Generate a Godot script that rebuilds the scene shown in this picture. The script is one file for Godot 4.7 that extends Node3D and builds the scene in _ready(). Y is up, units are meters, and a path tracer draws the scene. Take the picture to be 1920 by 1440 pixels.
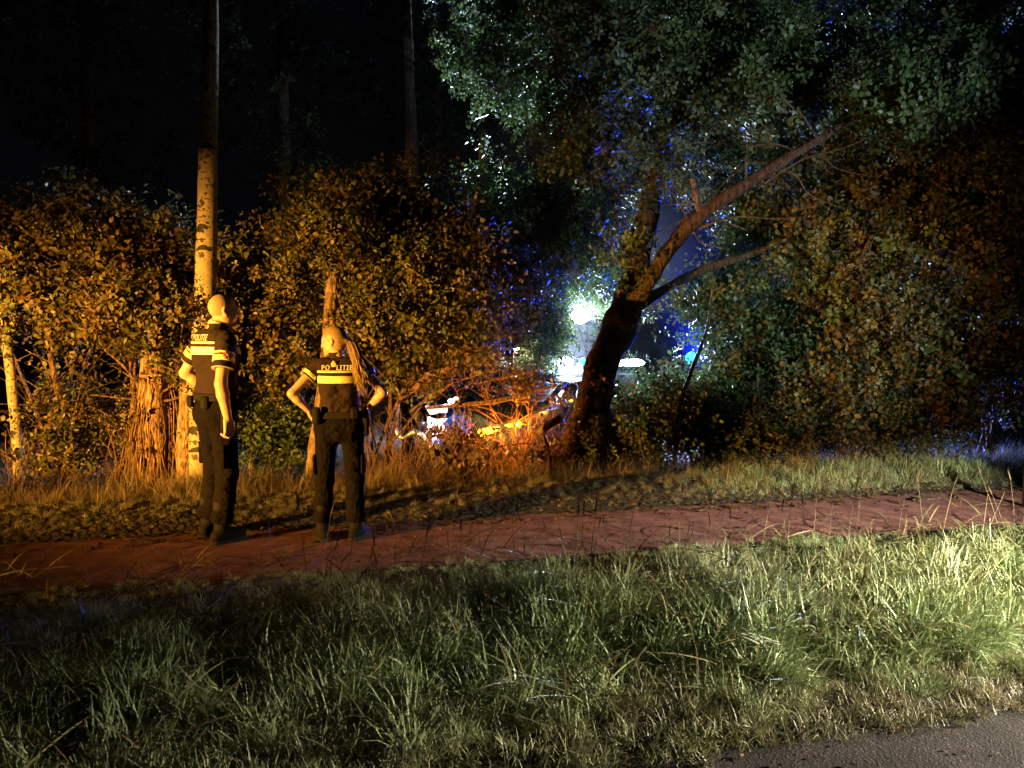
extends Node3D
# Night roadside: two officers on a red cycle path watch a car wreck among trees, lit by an
# amber lamp from the left, a white lamp from the right and emergency vehicles behind the shrubs.

const FOCAL := 1498.0
const PITCH := -0.0594
const EYE := 1.55
const CA := 0.9703
const SA := 0.2419

var rng := RandomNumberGenerator.new()
var bump := FastNoiseLite.new()
var patch := FastNoiseLite.new()
var used := {}
var M := {}

# ------------------------------------------------------------------ helpers
func numbered(called: String) -> String:
	if not used.has(called):
		used[called] = 0
		return called
	used[called] += 1
	return "%s_%03d" % [called, used[called]]

func tag(o, label: String, category: String, group := "", kind := ""):
	if label != "":
		o.set_meta("label", label)
	if category != "":
		o.set_meta("category", category)
	if group != "":
		o.set_meta("group", group)
	if kind != "":
		o.set_meta("kind", kind)
	return o

func thing(called: String, label: String, category: String, at_pos := Vector3.ZERO, turn := 0.0, group := ""):
	var o := Node3D.new()
	o.name = numbered(called)
	add_child(o)
	o.position = at_pos
	o.rotation.y = turn
	return tag(o, label, category, group)

func put(mesh: Mesh, called: String, mat, parent = null):
	var o := MeshInstance3D.new()
	o.mesh = mesh
	if mat != null:
		o.material_override = mat
	if parent == null:
		o.name = numbered(called)
		add_child(o)
	else:
		o.name = called
		parent.add_child(o, true)
	return o

func new_st() -> SurfaceTool:
	var st := SurfaceTool.new()
	st.begin(Mesh.PRIMITIVE_TRIANGLES)
	return st

func ray(px: float, py: float) -> Vector3:
	var y := (720.0 - py) / FOCAL
	return Vector3((px - 960.0) / FOCAL, y * cos(PITCH) + sin(PITCH), y * sin(PITCH) - cos(PITCH))

func at(px: float, py: float, depth: float) -> Vector3:
	var d := ray(px, py)
	return Vector3(0, EYE, 0) + d * (depth / -d.z)

func lin(r: float, g: float, b: float) -> Color:
	return Color(r, g, b).linear_to_srgb()

func road_v(x: float, z: float) -> float:
	return -z * CA - x * SA

func from_uv(u: float, v: float) -> Vector3:   # along the road, across the road
	return Vector3(u * CA - v * SA, 0, -(u * SA + v * CA))

func ground_y(x: float, z: float) -> float:
	var v := road_v(x, z)
	var n := bump.get_noise_2d(x * 1.0, z * 1.0)
	if v < 2.6:
		return -0.01
	if v < 5.35:
		return 0.13 * sin(PI * (v - 2.6) / 2.75) + n * 0.05 * smoothstep(2.7, 3.4, v) - 0.01
	if v < 6.6:
		return -0.01
	if v < 8.2:
		return -0.01 + 0.1 * sin(PI * (v - 6.6) / 1.6) + n * 0.05 * minf(1.0, (v - 6.6) * 2.0)
	var t := smoothstep(8.2, 10.0, v)
	var far := smoothstep(13.0, 16.0, v) * smoothstep(1.8, 3.2, x)
	return -0.01 - 0.27 * t + n * 0.06 - 0.35 * far

func mat(c: Color, rough := 0.8, metal := 0.0) -> StandardMaterial3D:
	var m := StandardMaterial3D.new()
	m.albedo_color = c
	m.roughness = rough
	m.metallic = metal
	m.cull_mode = BaseMaterial3D.CULL_DISABLED
	return m

func noise_tex(freq: float, seed_: int, as_normal := false, octaves := 4, size := 256, kind := FastNoiseLite.TYPE_SIMPLEX_SMOOTH) -> NoiseTexture2D:
	var n := FastNoiseLite.new()
	n.seed = seed_
	n.frequency = freq
	n.noise_type = kind
	n.fractal_octaves = octaves
	var t := NoiseTexture2D.new()
	t.width = size
	t.height = size
	t.seamless = true
	t.as_normal_map = as_normal
	t.bump_strength = 8.0
	t.noise = n
	return t

func tint_tex(freq: float, seed_: int, c0: Color, c1: Color, octaves := 4, size := 256) -> NoiseTexture2D:
	var t := noise_tex(freq, seed_, false, octaves, size)
	var g := Gradient.new()
	g.set_color(0, c0)
	g.set_color(1, c1)
	g.set_offset(0, 0.25)
	g.set_offset(1, 0.75)
	t.color_ramp = g
	return t

func triplanar(m: StandardMaterial3D, scale: float) -> StandardMaterial3D:
	m.uv1_triplanar = true
	m.uv1_world_triplanar = false
	m.uv1_scale = Vector3(scale, scale, scale)
	return m

func glow(c: Color, energy: float) -> StandardMaterial3D:
	var m := mat(c, 0.4)
	m.emission_enabled = true
	m.emission = c
	m.emission_energy_multiplier = energy
	return m

# a tube through pts with the given radii; lumps roughen it
func tube(st: SurfaceTool, pts: Array, radii: Array, sides := 8, col := Color.WHITE, lump := 0.0, uvs := 1.0, sub := 1):
	var P := []
	var R := []
	for i in pts.size() - 1:
		for k in sub:
			var t := float(k) / sub
			var p0: Vector3 = pts[maxi(i - 1, 0)]
			var p3: Vector3 = pts[mini(i + 2, pts.size() - 1)]
			P.append((pts[i] as Vector3).cubic_interpolate(pts[i + 1], p0, p3, t))
			R.append(lerpf(radii[i], radii[i + 1], t))
	P.append(pts[-1])
	R.append(radii[-1])
	var n := P.size()
	var rows := []
	var norms := []
	var along := 0.0
	var alongs := []
	var side := Vector3.ZERO
	for i in n:
		var dir: Vector3 = (P[mini(i + 1, n - 1)] - P[maxi(i - 1, 0)]).normalized()
		if i == 0:
			side = dir.cross(Vector3(0.31, 0.2, 0.93)).normalized()
			if side.length() < 0.5:
				side = dir.cross(Vector3.RIGHT).normalized()
		else:
			side = (side - dir * side.dot(dir)).normalized()
			along += (P[i] - P[i - 1]).length()
		alongs.append(along)
		var up := dir.cross(side)
		var row := []
		var nr := []
		for s in sides + 1:
			var a := TAU * (s % sides) / sides
			var d := side * cos(a) + up * sin(a)
			var r: float = R[i]
			if lump > 0.0:
				r *= 1.0 + lump * bump.get_noise_3dv((P[i] + d * r) * 9.0)
			row.append(P[i] + d * r)
			nr.append(d)
		rows.append(row)
		norms.append(nr)
	st.set_color(col)
	for i in n - 1:
		for s in sides:
			for q in [[0, 0], [1, 0], [1, 1], [0, 0], [1, 1], [0, 1]]:
				st.set_normal(norms[i + q[0]][s + q[1]])
				st.set_uv(Vector2(float(s + q[1]) / sides, alongs[i + q[0]] * uvs))
				st.add_vertex(rows[i + q[0]][s + q[1]])
	for e in [0, n - 1]:
		var c: Vector3 = P[e]
		var nn: Vector3 = (P[0] - P[1]).normalized() if e == 0 else (P[n - 1] - P[n - 2]).normalized()
		for s in sides:
			var tri := [c, rows[e][s], rows[e][s + 1]] if e == 0 else [c, rows[e][s + 1], rows[e][s]]
			for p in tri:
				st.set_normal(nn)
				st.set_uv(Vector2(0.5, alongs[e] * uvs))
				st.add_vertex(p)

func tube_mesh(pts: Array, radii: Array, sides := 8, col := Color.WHITE, lump := 0.0, uvs := 1.0, sub := 1) -> ArrayMesh:
	var st := new_st()
	tube(st, pts, radii, sides, col, lump, uvs, sub)
	return st.commit()

# box with chamfered edges, in a frame
func chamfer_box(st: SurfaceTool, size: Vector3, xf := Transform3D(), ch := 0.01, col := Color.WHITE):
	var h := size * 0.5
	ch = minf(ch, minf(h.x, minf(h.y, h.z)) * 0.9)
	st.set_color(col)
	var pts := PackedVector3Array()
	for sx in [-1, 1]:
		for sy in [-1, 1]:
			for sz in [-1, 1]:
				pts.append(Vector3(sx * (h.x - ch), sy * (h.y - ch), sz * h.z))
				pts.append(Vector3(sx * (h.x - ch), sy * h.y, sz * (h.z - ch)))
				pts.append(Vector3(sx * h.x, sy * (h.y - ch), sz * (h.z - ch)))
	hull(st, pts, xf)

# convex hull faces of a chamfered box: faces found by their planes
func hull(st: SurfaceTool, pts: PackedVector3Array, xf: Transform3D):
	var done := {}
	var n := pts.size()
	for i in n:
		for j in range(i + 1, n):
			for k in range(j + 1, n):
				var nn := (pts[j] - pts[i]).cross(pts[k] - pts[i])
				if nn.length() < 1e-9:
					continue
				nn = nn.normalized()
				var lo := 0.0
				var hi := 0.0
				for p in pts:
					var d := nn.dot(p - pts[i])
					lo = minf(lo, d)
					hi = maxf(hi, d)
				if lo < -1e-5 and hi > 1e-5:
					continue
				if hi > 1e-5:
					nn = -nn
				var key := Vector3(snappedf(nn.x, 0.01), snappedf(nn.y, 0.01), snappedf(nn.z, 0.01))
				if done.has(key):
					continue
				done[key] = true
				var face := []
				var c := Vector3.ZERO
				for p in pts:
					if absf(nn.dot(p - pts[i])) < 1e-5:
						face.append(p)
						c += p
				c /= face.size()
				var e1: Vector3 = (face[0] - c).normalized()
				var e2 := nn.cross(e1)
				face.sort_custom(func(a, b): return atan2((a - c).dot(e2), (a - c).dot(e1)) > atan2((b - c).dot(e2), (b - c).dot(e1)))
				var wn := (xf.basis * nn).normalized()
				for q in range(1, face.size() - 1):
					for p in [face[0], face[q], face[q + 1]]:
						st.set_normal(wn)
						st.set_uv(Vector2(p.x, p.y))
						st.add_vertex(xf * p)

func box_mesh(size: Vector3, ch := 0.01) -> ArrayMesh:
	var st := new_st()
	chamfer_box(st, size, Transform3D(), ch)
	return st.commit()

func lathe(st: SurfaceTool, prof: Array, sides: int, xf := Transform3D(), col := Color.WHITE):   # prof: [radius, height] from bottom to top
	st.set_color(col)
	for i in prof.size() - 1:
		var a: Array = prof[i]
		var b: Array = prof[i + 1]
		var sl := Vector2(b[1] - a[1], -(b[0] - a[0])).normalized()
		for s in sides:
			for q in [[0, 0], [1, 1], [1, 0], [0, 0], [0, 1], [1, 1]]:
				var ang: float = TAU * (s + q[1]) / sides
				var p: Array = b if q[0] == 1 else a
				st.set_normal((xf.basis * Vector3(cos(ang) * sl.x, sl.y, sin(ang) * sl.x)).normalized())
				st.set_uv(Vector2(float(s + q[1]) / sides, p[1]))
				st.add_vertex(xf * Vector3(cos(ang) * p[0], p[1], sin(ang) * p[0]))

# ------------------------------------------------------------------ distance-field bodies
func cap(a: Vector3, b: Vector3, ra: float, rb: float, k := 0.04, flat := false) -> Dictionary:
	return {"a": a, "b": b, "ra": ra, "rb": rb, "k": k, "flat": flat}

func ell(c: Vector3, r: Vector3, k := 0.02, bs := Basis()) -> Dictionary:
	return {"c": c, "r": r, "k": k, "bs": bs}

func add_field(st: SurfaceTool, prims: Array, cell: float, cut = null, grow := 0.0):
	var lo := Vector3(1e9, 1e9, 1e9)
	var hi := -lo
	for p in prims:
		if p.has("c"):
			var m: float = maxf(p.r.x, maxf(p.r.y, p.r.z)) + grow
			lo = lo.min(p.c - Vector3.ONE * m)
			hi = hi.max(p.c + Vector3.ONE * m)
		else:
			lo = lo.min((p.a - Vector3.ONE * (p.ra + grow)).min(p.b - Vector3.ONE * (p.rb + grow)))
			hi = hi.max((p.a + Vector3.ONE * (p.ra + grow)).max(p.b + Vector3.ONE * (p.rb + grow)))
	lo -= Vector3.ONE * cell * 3.0
	hi += Vector3.ONE * cell * 3.0
	var nx := int((hi.x - lo.x) / cell) + 2
	var ny := int((hi.y - lo.y) / cell) + 2
	var nz := int((hi.z - lo.z) / cell) + 2
	var f := PackedFloat32Array()
	f.resize(nx * ny * nz)
	f.fill(1.0)
	for p in prims:
		var kk: float = p.k
		var pad := kk + cell * 2.5 + grow
		var blo: Vector3
		var bhi: Vector3
		var is_ell: bool = p.has("c")
		var a := Vector3.ZERO
		var ab := Vector3.ZERO
		var inv := 0.0
		var ra := 0.0
		var rb := 0.0
		var flat := false
		var dirn := Vector3.ZERO
		var r := Vector3.ONE
		var ib := Basis()
		if is_ell:
			var m2: float = maxf(p.r.x, maxf(p.r.y, p.r.z)) + pad
			blo = p.c - Vector3.ONE * m2
			bhi = p.c + Vector3.ONE * m2
			a = p.c
			r = p.r + Vector3.ONE * grow
			ib = (p.bs as Basis).transposed()
		else:
			a = p.a
			ab = p.b - p.a
			inv = 1.0 / maxf(ab.length_squared(), 1e-9)
			ra = p.ra + grow
			rb = p.rb + grow
			flat = p.flat
			dirn = ab.normalized()
			blo = (p.a - Vector3.ONE * (p.ra + pad)).min(p.b - Vector3.ONE * (p.rb + pad))
			bhi = (p.a + Vector3.ONE * (p.ra + pad)).max(p.b + Vector3.ONE * (p.rb + pad))
		var i0 := maxi(0, int((blo.x - lo.x) / cell))
		var i1 := mini(nx - 1, int((bhi.x - lo.x) / cell) + 1)
		var j0 := maxi(0, int((blo.y - lo.y) / cell))
		var j1 := mini(ny - 1, int((bhi.y - lo.y) / cell) + 1)
		var k0 := maxi(0, int((blo.z - lo.z) / cell))
		var k1 := mini(nz - 1, int((bhi.z - lo.z) / cell) + 1)
		for k in range(k0, k1 + 1):
			for j in range(j0, j1 + 1):
				var idx := (k * ny + j) * nx + i0
				var q := Vector3(lo.x + i0 * cell, lo.y + j * cell, lo.z + k * cell) - a
				for i in range(i0, i1 + 1):
					var d: float
					if is_ell:
						var w := ib * q
						var k_0 := (w / r).length()
						var k_1 := (w / (r * r)).length()
						d = k_0 * (k_0 - 1.0) / maxf(k_1, 1e-6)
					else:
						var t := clampf(q.dot(ab) * inv, 0.0, 1.0)
						d = (q - ab * t).length() - (ra + (rb - ra) * t)
						if flat:
							d = maxf(d, (q - ab).dot(dirn))
					var e := f[idx]
					if kk > 0.0:
						var h := maxf(kk - absf(d - e), 0.0) / kk
						d = minf(d, e) - h * h * kk * 0.25
					else:
						d = minf(d, e)
					f[idx] = d
					idx += 1
					q.x += cell
	if cut != null:
		var id2 := 0
		for k in nz:
			for j in ny:
				for i in nx:
					if f[id2] < cell * 3.0:
						f[id2] = maxf(f[id2], (cut as Callable).call(Vector3(lo.x + i * cell, lo.y + j * cell, lo.z + k * cell)))
					id2 += 1
	# surface nets
	var vid := PackedInt32Array()
	vid.resize(nx * ny * nz)
	vid.fill(-1)
	var V := PackedVector3Array()
	var N := PackedVector3Array()
	var sy := nx
	var sz := nx * ny
	var offs := [0, 1, sy, sy + 1, sz, sz + 1, sz + sy, sz + sy + 1]
	var edges := [[0, 1], [2, 3], [4, 5], [6, 7], [0, 2], [1, 3], [4, 6], [5, 7], [0, 4], [1, 5], [2, 6], [3, 7]]
	var faces := PackedInt32Array()
	for k in nz - 1:
		for j in ny - 1:
			var id := (k * ny + j) * nx
			for i in nx - 1:
				var f0 := f[id]
				if absf(f0) < cell * 3.0:
					var neg := 0
					for o in offs:
						if f[id + o] < 0.0:
							neg += 1
					if neg > 0 and neg < 8:
						var s := Vector3.ZERO
						var c := 0
						for e in edges:
							var fa := f[id + offs[e[0]]]
							var fb := f[id + offs[e[1]]]
							if (fa < 0.0) != (fb < 0.0):
								var t := fa / (fa - fb)
								var pa := Vector3(e[0] & 1, (e[0] >> 1) & 1, e[0] >> 2)
								var pb := Vector3(e[1] & 1, (e[1] >> 1) & 1, e[1] >> 2)
								s += pa.lerp(pb, t)
								c += 1
						s /= c
						var g := Vector3(f[id + 1] - f0 + f[id + sy + 1] - f[id + sy] + f[id + sz + 1] - f[id + sz] + f[id + sz + sy + 1] - f[id + sz + sy],
							f[id + sy] - f0 + f[id + sy + 1] - f[id + 1] + f[id + sz + sy] - f[id + sz] + f[id + sz + sy + 1] - f[id + sz + 1],
							f[id + sz] - f0 + f[id + sz + 1] - f[id + 1] + f[id + sz + sy] - f[id + sy] + f[id + sz + sy + 1] - f[id + sy + 1])
						vid[id] = V.size()
						V.append(lo + (Vector3(i, j, k) + s) * cell)
						N.append(g.normalized())
						if i > 0 and j > 0 and k > 0:
							var steps := [1, sy, sz]
							for ax in 3:
								var fb2 := f[id + steps[ax]]
								if (f0 < 0.0) != (fb2 < 0.0):
									var u: int = steps[(ax + 1) % 3]
									var w2: int = steps[(ax + 2) % 3]
									var q4 := [vid[id - u - w2], vid[id - w2], vid[id], vid[id - u]]
									if q4[0] >= 0 and q4[1] >= 0 and q4[3] >= 0:
										if f0 < 0.0:
											faces.append_array([q4[0], q4[2], q4[1], q4[0], q4[3], q4[2]])
										else:
											faces.append_array([q4[0], q4[1], q4[2], q4[0], q4[2], q4[3]])
				id += 1
	st.set_color(Color.WHITE)
	for q in faces:
		st.set_normal(N[q])
		st.set_uv(Vector2.ZERO)
		st.add_vertex(V[q])

func field_at(prims: Array, q: Vector3) -> float:
	var e := 1.0
	for p in prims:
		var d: float
		if p.has("c"):
			var w: Vector3 = (p.bs as Basis).transposed() * (q - p.c)
			var k0: float = (w / p.r).length()
			d = k0 * (k0 - 1.0) / maxf((w / (p.r * p.r)).length(), 1e-6)
		else:
			var ab: Vector3 = p.b - p.a
			var t := clampf((q - p.a).dot(ab) / ab.length_squared(), 0, 1)
			d = (q - p.a - ab * t).length() - lerpf(p.ra, p.rb, t)
		var h: float = maxf(p.k - absf(d - e), 0.0) / p.k if p.k > 0.0 else 0.0
		e = minf(d, e) - h * h * p.k * 0.25
	return e

# ------------------------------------------------------------------ materials
func make_materials():
	var leaf := mat(Color.WHITE, 0.5)
	leaf.vertex_color_use_as_albedo = true
	leaf.metallic_specular = 0.5
	leaf.backlight_enabled = true
	leaf.backlight = Color(0.75, 0.75, 0.75)
	M.leaf = leaf
	var blade := mat(Color.WHITE, 0.5)
	blade.vertex_color_use_as_albedo = true
	blade.backlight_enabled = true
	blade.backlight = Color(0.55, 0.55, 0.55)
	M.blade = blade
	var dry := mat(Color.WHITE, 0.85)
	dry.vertex_color_use_as_albedo = true
	M.dry = dry
	var bark := mat(Color.WHITE, 0.9)
	bark.vertex_color_use_as_albedo = true
	bark.albedo_texture = tint_tex(0.03, 5, Color(0.45, 0.42, 0.4), Color.WHITE)
	bark.heightmap_enabled = true
	bark.heightmap_texture = noise_tex(0.04, 6)
	bark.heightmap_scale = 3.0
	triplanar(bark, 2.2)
	bark.uv1_scale = Vector3(2.6, 0.9, 2.6)
	M.bark = bark
	# birch: pale skin with dark lenticels and black scars
	var im := Image.create(128, 512, false, Image.FORMAT_RGB8)
	var r := RandomNumberGenerator.new()
	r.seed = 77
	var fn := FastNoiseLite.new()
	fn.seed = 9
	fn.frequency = 0.02
	fn.fractal_octaves = 4
	for y in 512:
		for x in 128:
			var a := TAU * x / 128.0
			var n := fn.get_noise_3d(cos(a) * 20.0, y * 0.8, sin(a) * 20.0)
			var n2 := fn.get_noise_3d(cos(a) * 60.0 + 300.0, y * 2.5, sin(a) * 60.0)
			var v := 0.66 + 0.12 * n + 0.1 * n2
			if n2 > 0.32 or n > 0.4:
				v *= 0.35
			im.set_pixel(x, y, Color(v, v * 0.92, v * 0.8))
	for i in 90:
		var x0 := r.randi_range(0, 127)
		var y0 := r.randi_range(2, 508)
		var w := r.randi_range(4, 22)
		var h := r.randi_range(1, 3)
		var dk := r.randf_range(0.15, 0.4)
		for dx in w:
			for dy in h:
				im.set_pixel((x0 + dx) % 128, mini(y0 + dy, 511), Color(dk, dk * 0.9, dk * 0.8))
	for i in 14:
		var cx := r.randi_range(0, 127)
		var cy := r.randi_range(10, 500)
		for dx in range(-22, 23):
			for dy in range(-14, 15):
				var e := pow(dx / 20.0, 2.0) + pow((dy + absf(dx) * 0.35) / 7.0, 2.0) + 0.5 * fn.get_noise_2d(cx * 9 + dx * 6, cy * 9 + dy * 6)
				if e < 0.8:
					im.set_pixel(posmod(cx + dx, 128), clampi(cy + dy, 0, 511), Color(0.1, 0.09, 0.08))
	im.generate_mipmaps()
	var birch := mat(Color(0.92, 0.9, 0.86), 0.75)
	birch.albedo_texture = ImageTexture.create_from_image(im)
	birch.heightmap_enabled = true
	birch.heightmap_texture = birch.albedo_texture
	birch.heightmap_scale = 0.8
	M.birch = birch
	# soil
	var soil := mat(lin(0.055, 0.04, 0.025), 0.95)
	soil.albedo_texture = tint_tex(0.05, 21, Color(0.45, 0.43, 0.4), Color.WHITE)
	soil.heightmap_enabled = true
	soil.heightmap_texture = noise_tex(0.06, 22)
	soil.heightmap_scale = 4.0
	triplanar(soil, 0.9)
	M.soil = soil
	# asphalt: an image of pale and dark stones in bitumen
	var ai := Image.create(512, 512, false, Image.FORMAT_RGB8)
	ai.fill(Color(0.33, 0.3, 0.31))
	for i in 15000:
		var v := r.randf_range(0.22, 0.62)
		if r.randf() < 0.06:
			v = r.randf_range(0.65, 0.85)
		var sx := r.randi_range(2, 5)
		ai.fill_rect(Rect2i(r.randi_range(0, 508), r.randi_range(0, 508), sx, r.randi_range(2, 5)), Color(v, v * r.randf_range(0.9, 0.97), v * r.randf_range(0.92, 1.0)))
	var at_ := ImageTexture.create_from_image(ai)
	var road := mat(Color(0.56, 0.47, 0.5), 0.85)
	road.albedo_texture = at_
	road.heightmap_enabled = true
	road.heightmap_texture = at_
	road.heightmap_scale = 0.9
	road.detail_enabled = true
	road.detail_blend_mode = BaseMaterial3D.BLEND_MODE_MUL
	road.detail_albedo = tint_tex(0.012, 31, Color(0.62, 0.6, 0.6), Color.WHITE)
	triplanar(road, 1.1)
	M.road = road
	var ri := Image.create(512, 512, false, Image.FORMAT_RGB8)
	ri.fill(Color(0.6, 0.43, 0.42))
	for i in 16000:
		var v2 := r.randf_range(0.36, 0.72)
		ri.fill_rect(Rect2i(r.randi_range(0, 509), r.randi_range(0, 509), r.randi_range(1, 4), r.randi_range(1, 4)), Color(v2, v2 * r.randf_range(0.66, 0.76), v2 * r.randf_range(0.66, 0.76)))
	var rt := ImageTexture.create_from_image(ri)
	var path := mat(Color(1.0, 1.0, 1.0), 0.9)
	path.albedo_texture = rt
	path.heightmap_enabled = true
	path.heightmap_texture = rt
	path.heightmap_scale = 0.06
	path.detail_enabled = true
	path.detail_blend_mode = BaseMaterial3D.BLEND_MODE_MUL
	path.detail_albedo = tint_tex(0.02, 41, Color(0.84, 0.82, 0.82), Color.WHITE, 5)
	path.metallic_specular = 0.25
	triplanar(path, 0.8)
	M.path = path
	# cloth, skin, hair
	var cloth := mat(lin(0.026, 0.017, 0.017), 0.9)
	cloth.heightmap_enabled = true
	cloth.heightmap_texture = noise_tex(0.016, 51, false, 4)
	cloth.heightmap_scale = 3.2
	cloth.metallic_specular = 0.25
	triplanar(cloth, 1.6)
	M.cloth = cloth
	var trousers := mat(lin(0.006, 0.005, 0.006), 0.95)
	trousers.metallic_specular = 0.2
	trousers.heightmap_enabled = true
	trousers.heightmap_texture = noise_tex(0.018, 52, false, 4)
	trousers.heightmap_scale = 4.0
	triplanar(trousers, 1.5)
	M.trousers = trousers
	var skin := mat(lin(0.52, 0.34, 0.25), 0.5)
	skin.subsurf_scatter_enabled = true
	skin.subsurf_scatter_strength = 0.08
	skin.heightmap_enabled = true
	skin.heightmap_texture = noise_tex(0.08, 55, false, 3)
	skin.heightmap_scale = 0.15
	triplanar(skin, 4.0)
	M.skin = skin
	var hair := mat(lin(0.5, 0.36, 0.2), 0.45)
	hair.vertex_color_use_as_albedo = true
	hair.albedo_texture = tint_tex(0.05, 57, Color(0.5, 0.45, 0.4), Color.WHITE)
	triplanar(hair, 4.0)
	hair.uv1_scale = Vector3(16, 3, 16)
	M.hair = hair
	M.band_white = mat(lin(0.85, 0.85, 0.8), 0.4)
	M.band_yellow = mat(lin(0.8, 0.8, 0.34), 0.6)
	M.print = mat(lin(0.5, 0.47, 0.38), 0.7)
	M.gold = mat(lin(0.7, 0.5, 0.15), 0.5)
	M.red = mat(lin(0.4, 0.05, 0.05), 0.5)
	M.leather = mat(lin(0.015, 0.013, 0.012), 0.75)
	M.leather.metallic_specular = 0.2
	M.sole = mat(lin(0.01, 0.01, 0.01), 0.9)
	M.plastic = mat(lin(0.012, 0.012, 0.014), 0.8)
	M.plastic.metallic_specular = 0.2
	M.eye = mat(lin(0.75, 0.73, 0.7), 0.2)
	M.iris = mat(lin(0.05, 0.06, 0.08), 0.2)
	M.steel = mat(lin(0.5, 0.5, 0.52), 0.35, 1.0)
	# vehicles
	var paint := mat(lin(0.012, 0.045, 0.2), 0.3)
	paint.metallic = 0.3
	paint.clearcoat_enabled = true
	paint.clearcoat = 0.8
	paint.clearcoat_roughness = 0.08
	M.paint = paint
	M.bare = mat(lin(0.66, 0.7, 0.78), 0.32, 0.85)
	M.stubble = mat(lin(0.56, 0.39, 0.28), 0.8)
	M.stubble.albedo_texture = tint_tex(0.12, 58, Color(0.7, 0.68, 0.66), Color.WHITE)
	triplanar(M.stubble, 8.0)
	M.glass = mat(Color(0.05, 0.06, 0.07, 0.35), 0.05)
	M.glass.transparency = BaseMaterial3D.TRANSPARENCY_ALPHA
	M.lens = mat(Color(0.85, 0.88, 0.9, 0.25), 0.05)
	M.lens.transparency = BaseMaterial3D.TRANSPARENCY_ALPHA
	M.white_paint = mat(lin(0.7, 0.7, 0.72), 0.35)
	M.van_paint = mat(lin(0.03, 0.035, 0.05), 0.4)
	M.dark = mat(lin(0.008, 0.008, 0.01), 0.6)
	M.tyre = mat(lin(0.012, 0.012, 0.012), 0.85)
	M.wood = mat(lin(0.3, 0.24, 0.17), 0.85)

# ------------------------------------------------------------------ plants
func add_leaf(st: SurfaceTool, base: Vector3, dir: Vector3, up: Vector3, ln: float, wd: float, fold: float, col: Color):
	var side := dir.cross(up).normalized()
	var nn := side.cross(dir).normalized()
	var m := base + dir * ln * 0.5 - nn * ln * 0.04
	var t := base + dir * ln - nn * ln * 0.16
	var l1 := base + dir * ln * 0.28 + (side * wd * 0.46 + nn * fold * wd)
	var l2 := base + dir * ln * 0.68 + (side * wd * 0.42 + nn * fold * wd) - nn * ln * 0.05
	var r1 := base + dir * ln * 0.28 + (-side * wd * 0.46 + nn * fold * wd)
	var r2 := base + dir * ln * 0.68 + (-side * wd * 0.42 + nn * fold * wd) - nn * ln * 0.05
	st.set_color(col)
	for p in [base, m, l1, l1, m, l2, l2, m, t, base, r1, m, r1, r2, m, r2, t, m]:
		st.add_vertex(p)

func sprig(seed_: int, n: int, length: float, leaf: float, wide := 0.7) -> ArrayMesh:
	var r := RandomNumberGenerator.new()
	r.seed = seed_
	var st := new_st()
	var pts := []
	var dir := Vector3.UP
	var p := Vector3.ZERO
	for i in 6:
		pts.append(p)
		dir = (dir + Vector3(r.randf_range(-0.35, 0.35), -0.1, r.randf_range(-0.35, 0.35))).normalized()
		p += dir * length / 5.0
	st.set_color(Color(0.09, 0.06, 0.04))
	for i in 5:   # the twig, three-sided
		var w := 0.004 * (1.0 - i / 6.5)
		for s in 3:
			var a := Vector3(cos(s * TAU / 3), 0, sin(s * TAU / 3)) * w
			var b := Vector3(cos((s + 1) * TAU / 3), 0, sin((s + 1) * TAU / 3)) * w
			for v in [pts[i] + a, pts[i + 1] + a, pts[i] + b, pts[i] + b, pts[i + 1] + a, pts[i + 1] + b]:
				st.add_vertex(v)
	for i in n:
		var t := 0.12 + 0.88 * (i + 0.5) / n
		var q := t * 5.0
		var k := mini(int(q), 4)
		var b0: Vector3 = (pts[k] as Vector3).lerp(pts[k + 1], q - k)
		var ang := i * 2.4 + r.randf_range(-0.5, 0.5)
		var d := Vector3(cos(ang), r.randf_range(0.0, 0.8), sin(ang)).normalized()
		b0 += d * r.randf_range(0.0, 0.07)
		var up := (Vector3.UP + Vector3(r.randf_range(-0.8, 0.8), r.randf_range(-0.3, 0.3), r.randf_range(-0.8, 0.8))).normalized()
		var s2 := r.randf_range(0.6, 1.2)
		var c := r.randf_range(0.65, 1.25)
		add_leaf(st, b0, d, up, leaf * s2, leaf * wide * s2, r.randf_range(-0.05, 0.25), Color(c * r.randf_range(0.85, 1.25), c, c * r.randf_range(0.7, 1.1)))
	return st.commit()

func multi(called: String, mesh: Mesh, mtl, xfs: Array, cols: Array, parent = null):
	var mm := MultiMesh.new()
	mm.transform_format = MultiMesh.TRANSFORM_3D
	mm.use_colors = true
	mm.mesh = mesh
	mm.instance_count = xfs.size()
	for i in xfs.size():
		mm.set_instance_transform(i, xfs[i])
		mm.set_instance_color(i, cols[i])
	var o := MultiMeshInstance3D.new()
	o.multimesh = mm
	o.material_override = mtl
	o.set_meta("kind", "stuff")
	if parent == null:
		o.name = numbered(called)
		add_child(o)
	else:
		o.name = called
		parent.add_child(o, true)
	return o

var holes := []   # sight lines that the photograph shows open: [px, py, radius in px]

func px_of(p: Vector3) -> Vector2:
	var q := p - Vector3(0, EYE, 0)
	var y := q.y * cos(-PITCH) - q.z * sin(-PITCH)
	var z := q.y * sin(-PITCH) + q.z * cos(-PITCH)
	return Vector2(960.0 + q.x / -z * FOCAL, 720.0 - y / -z * FOCAL)

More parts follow.
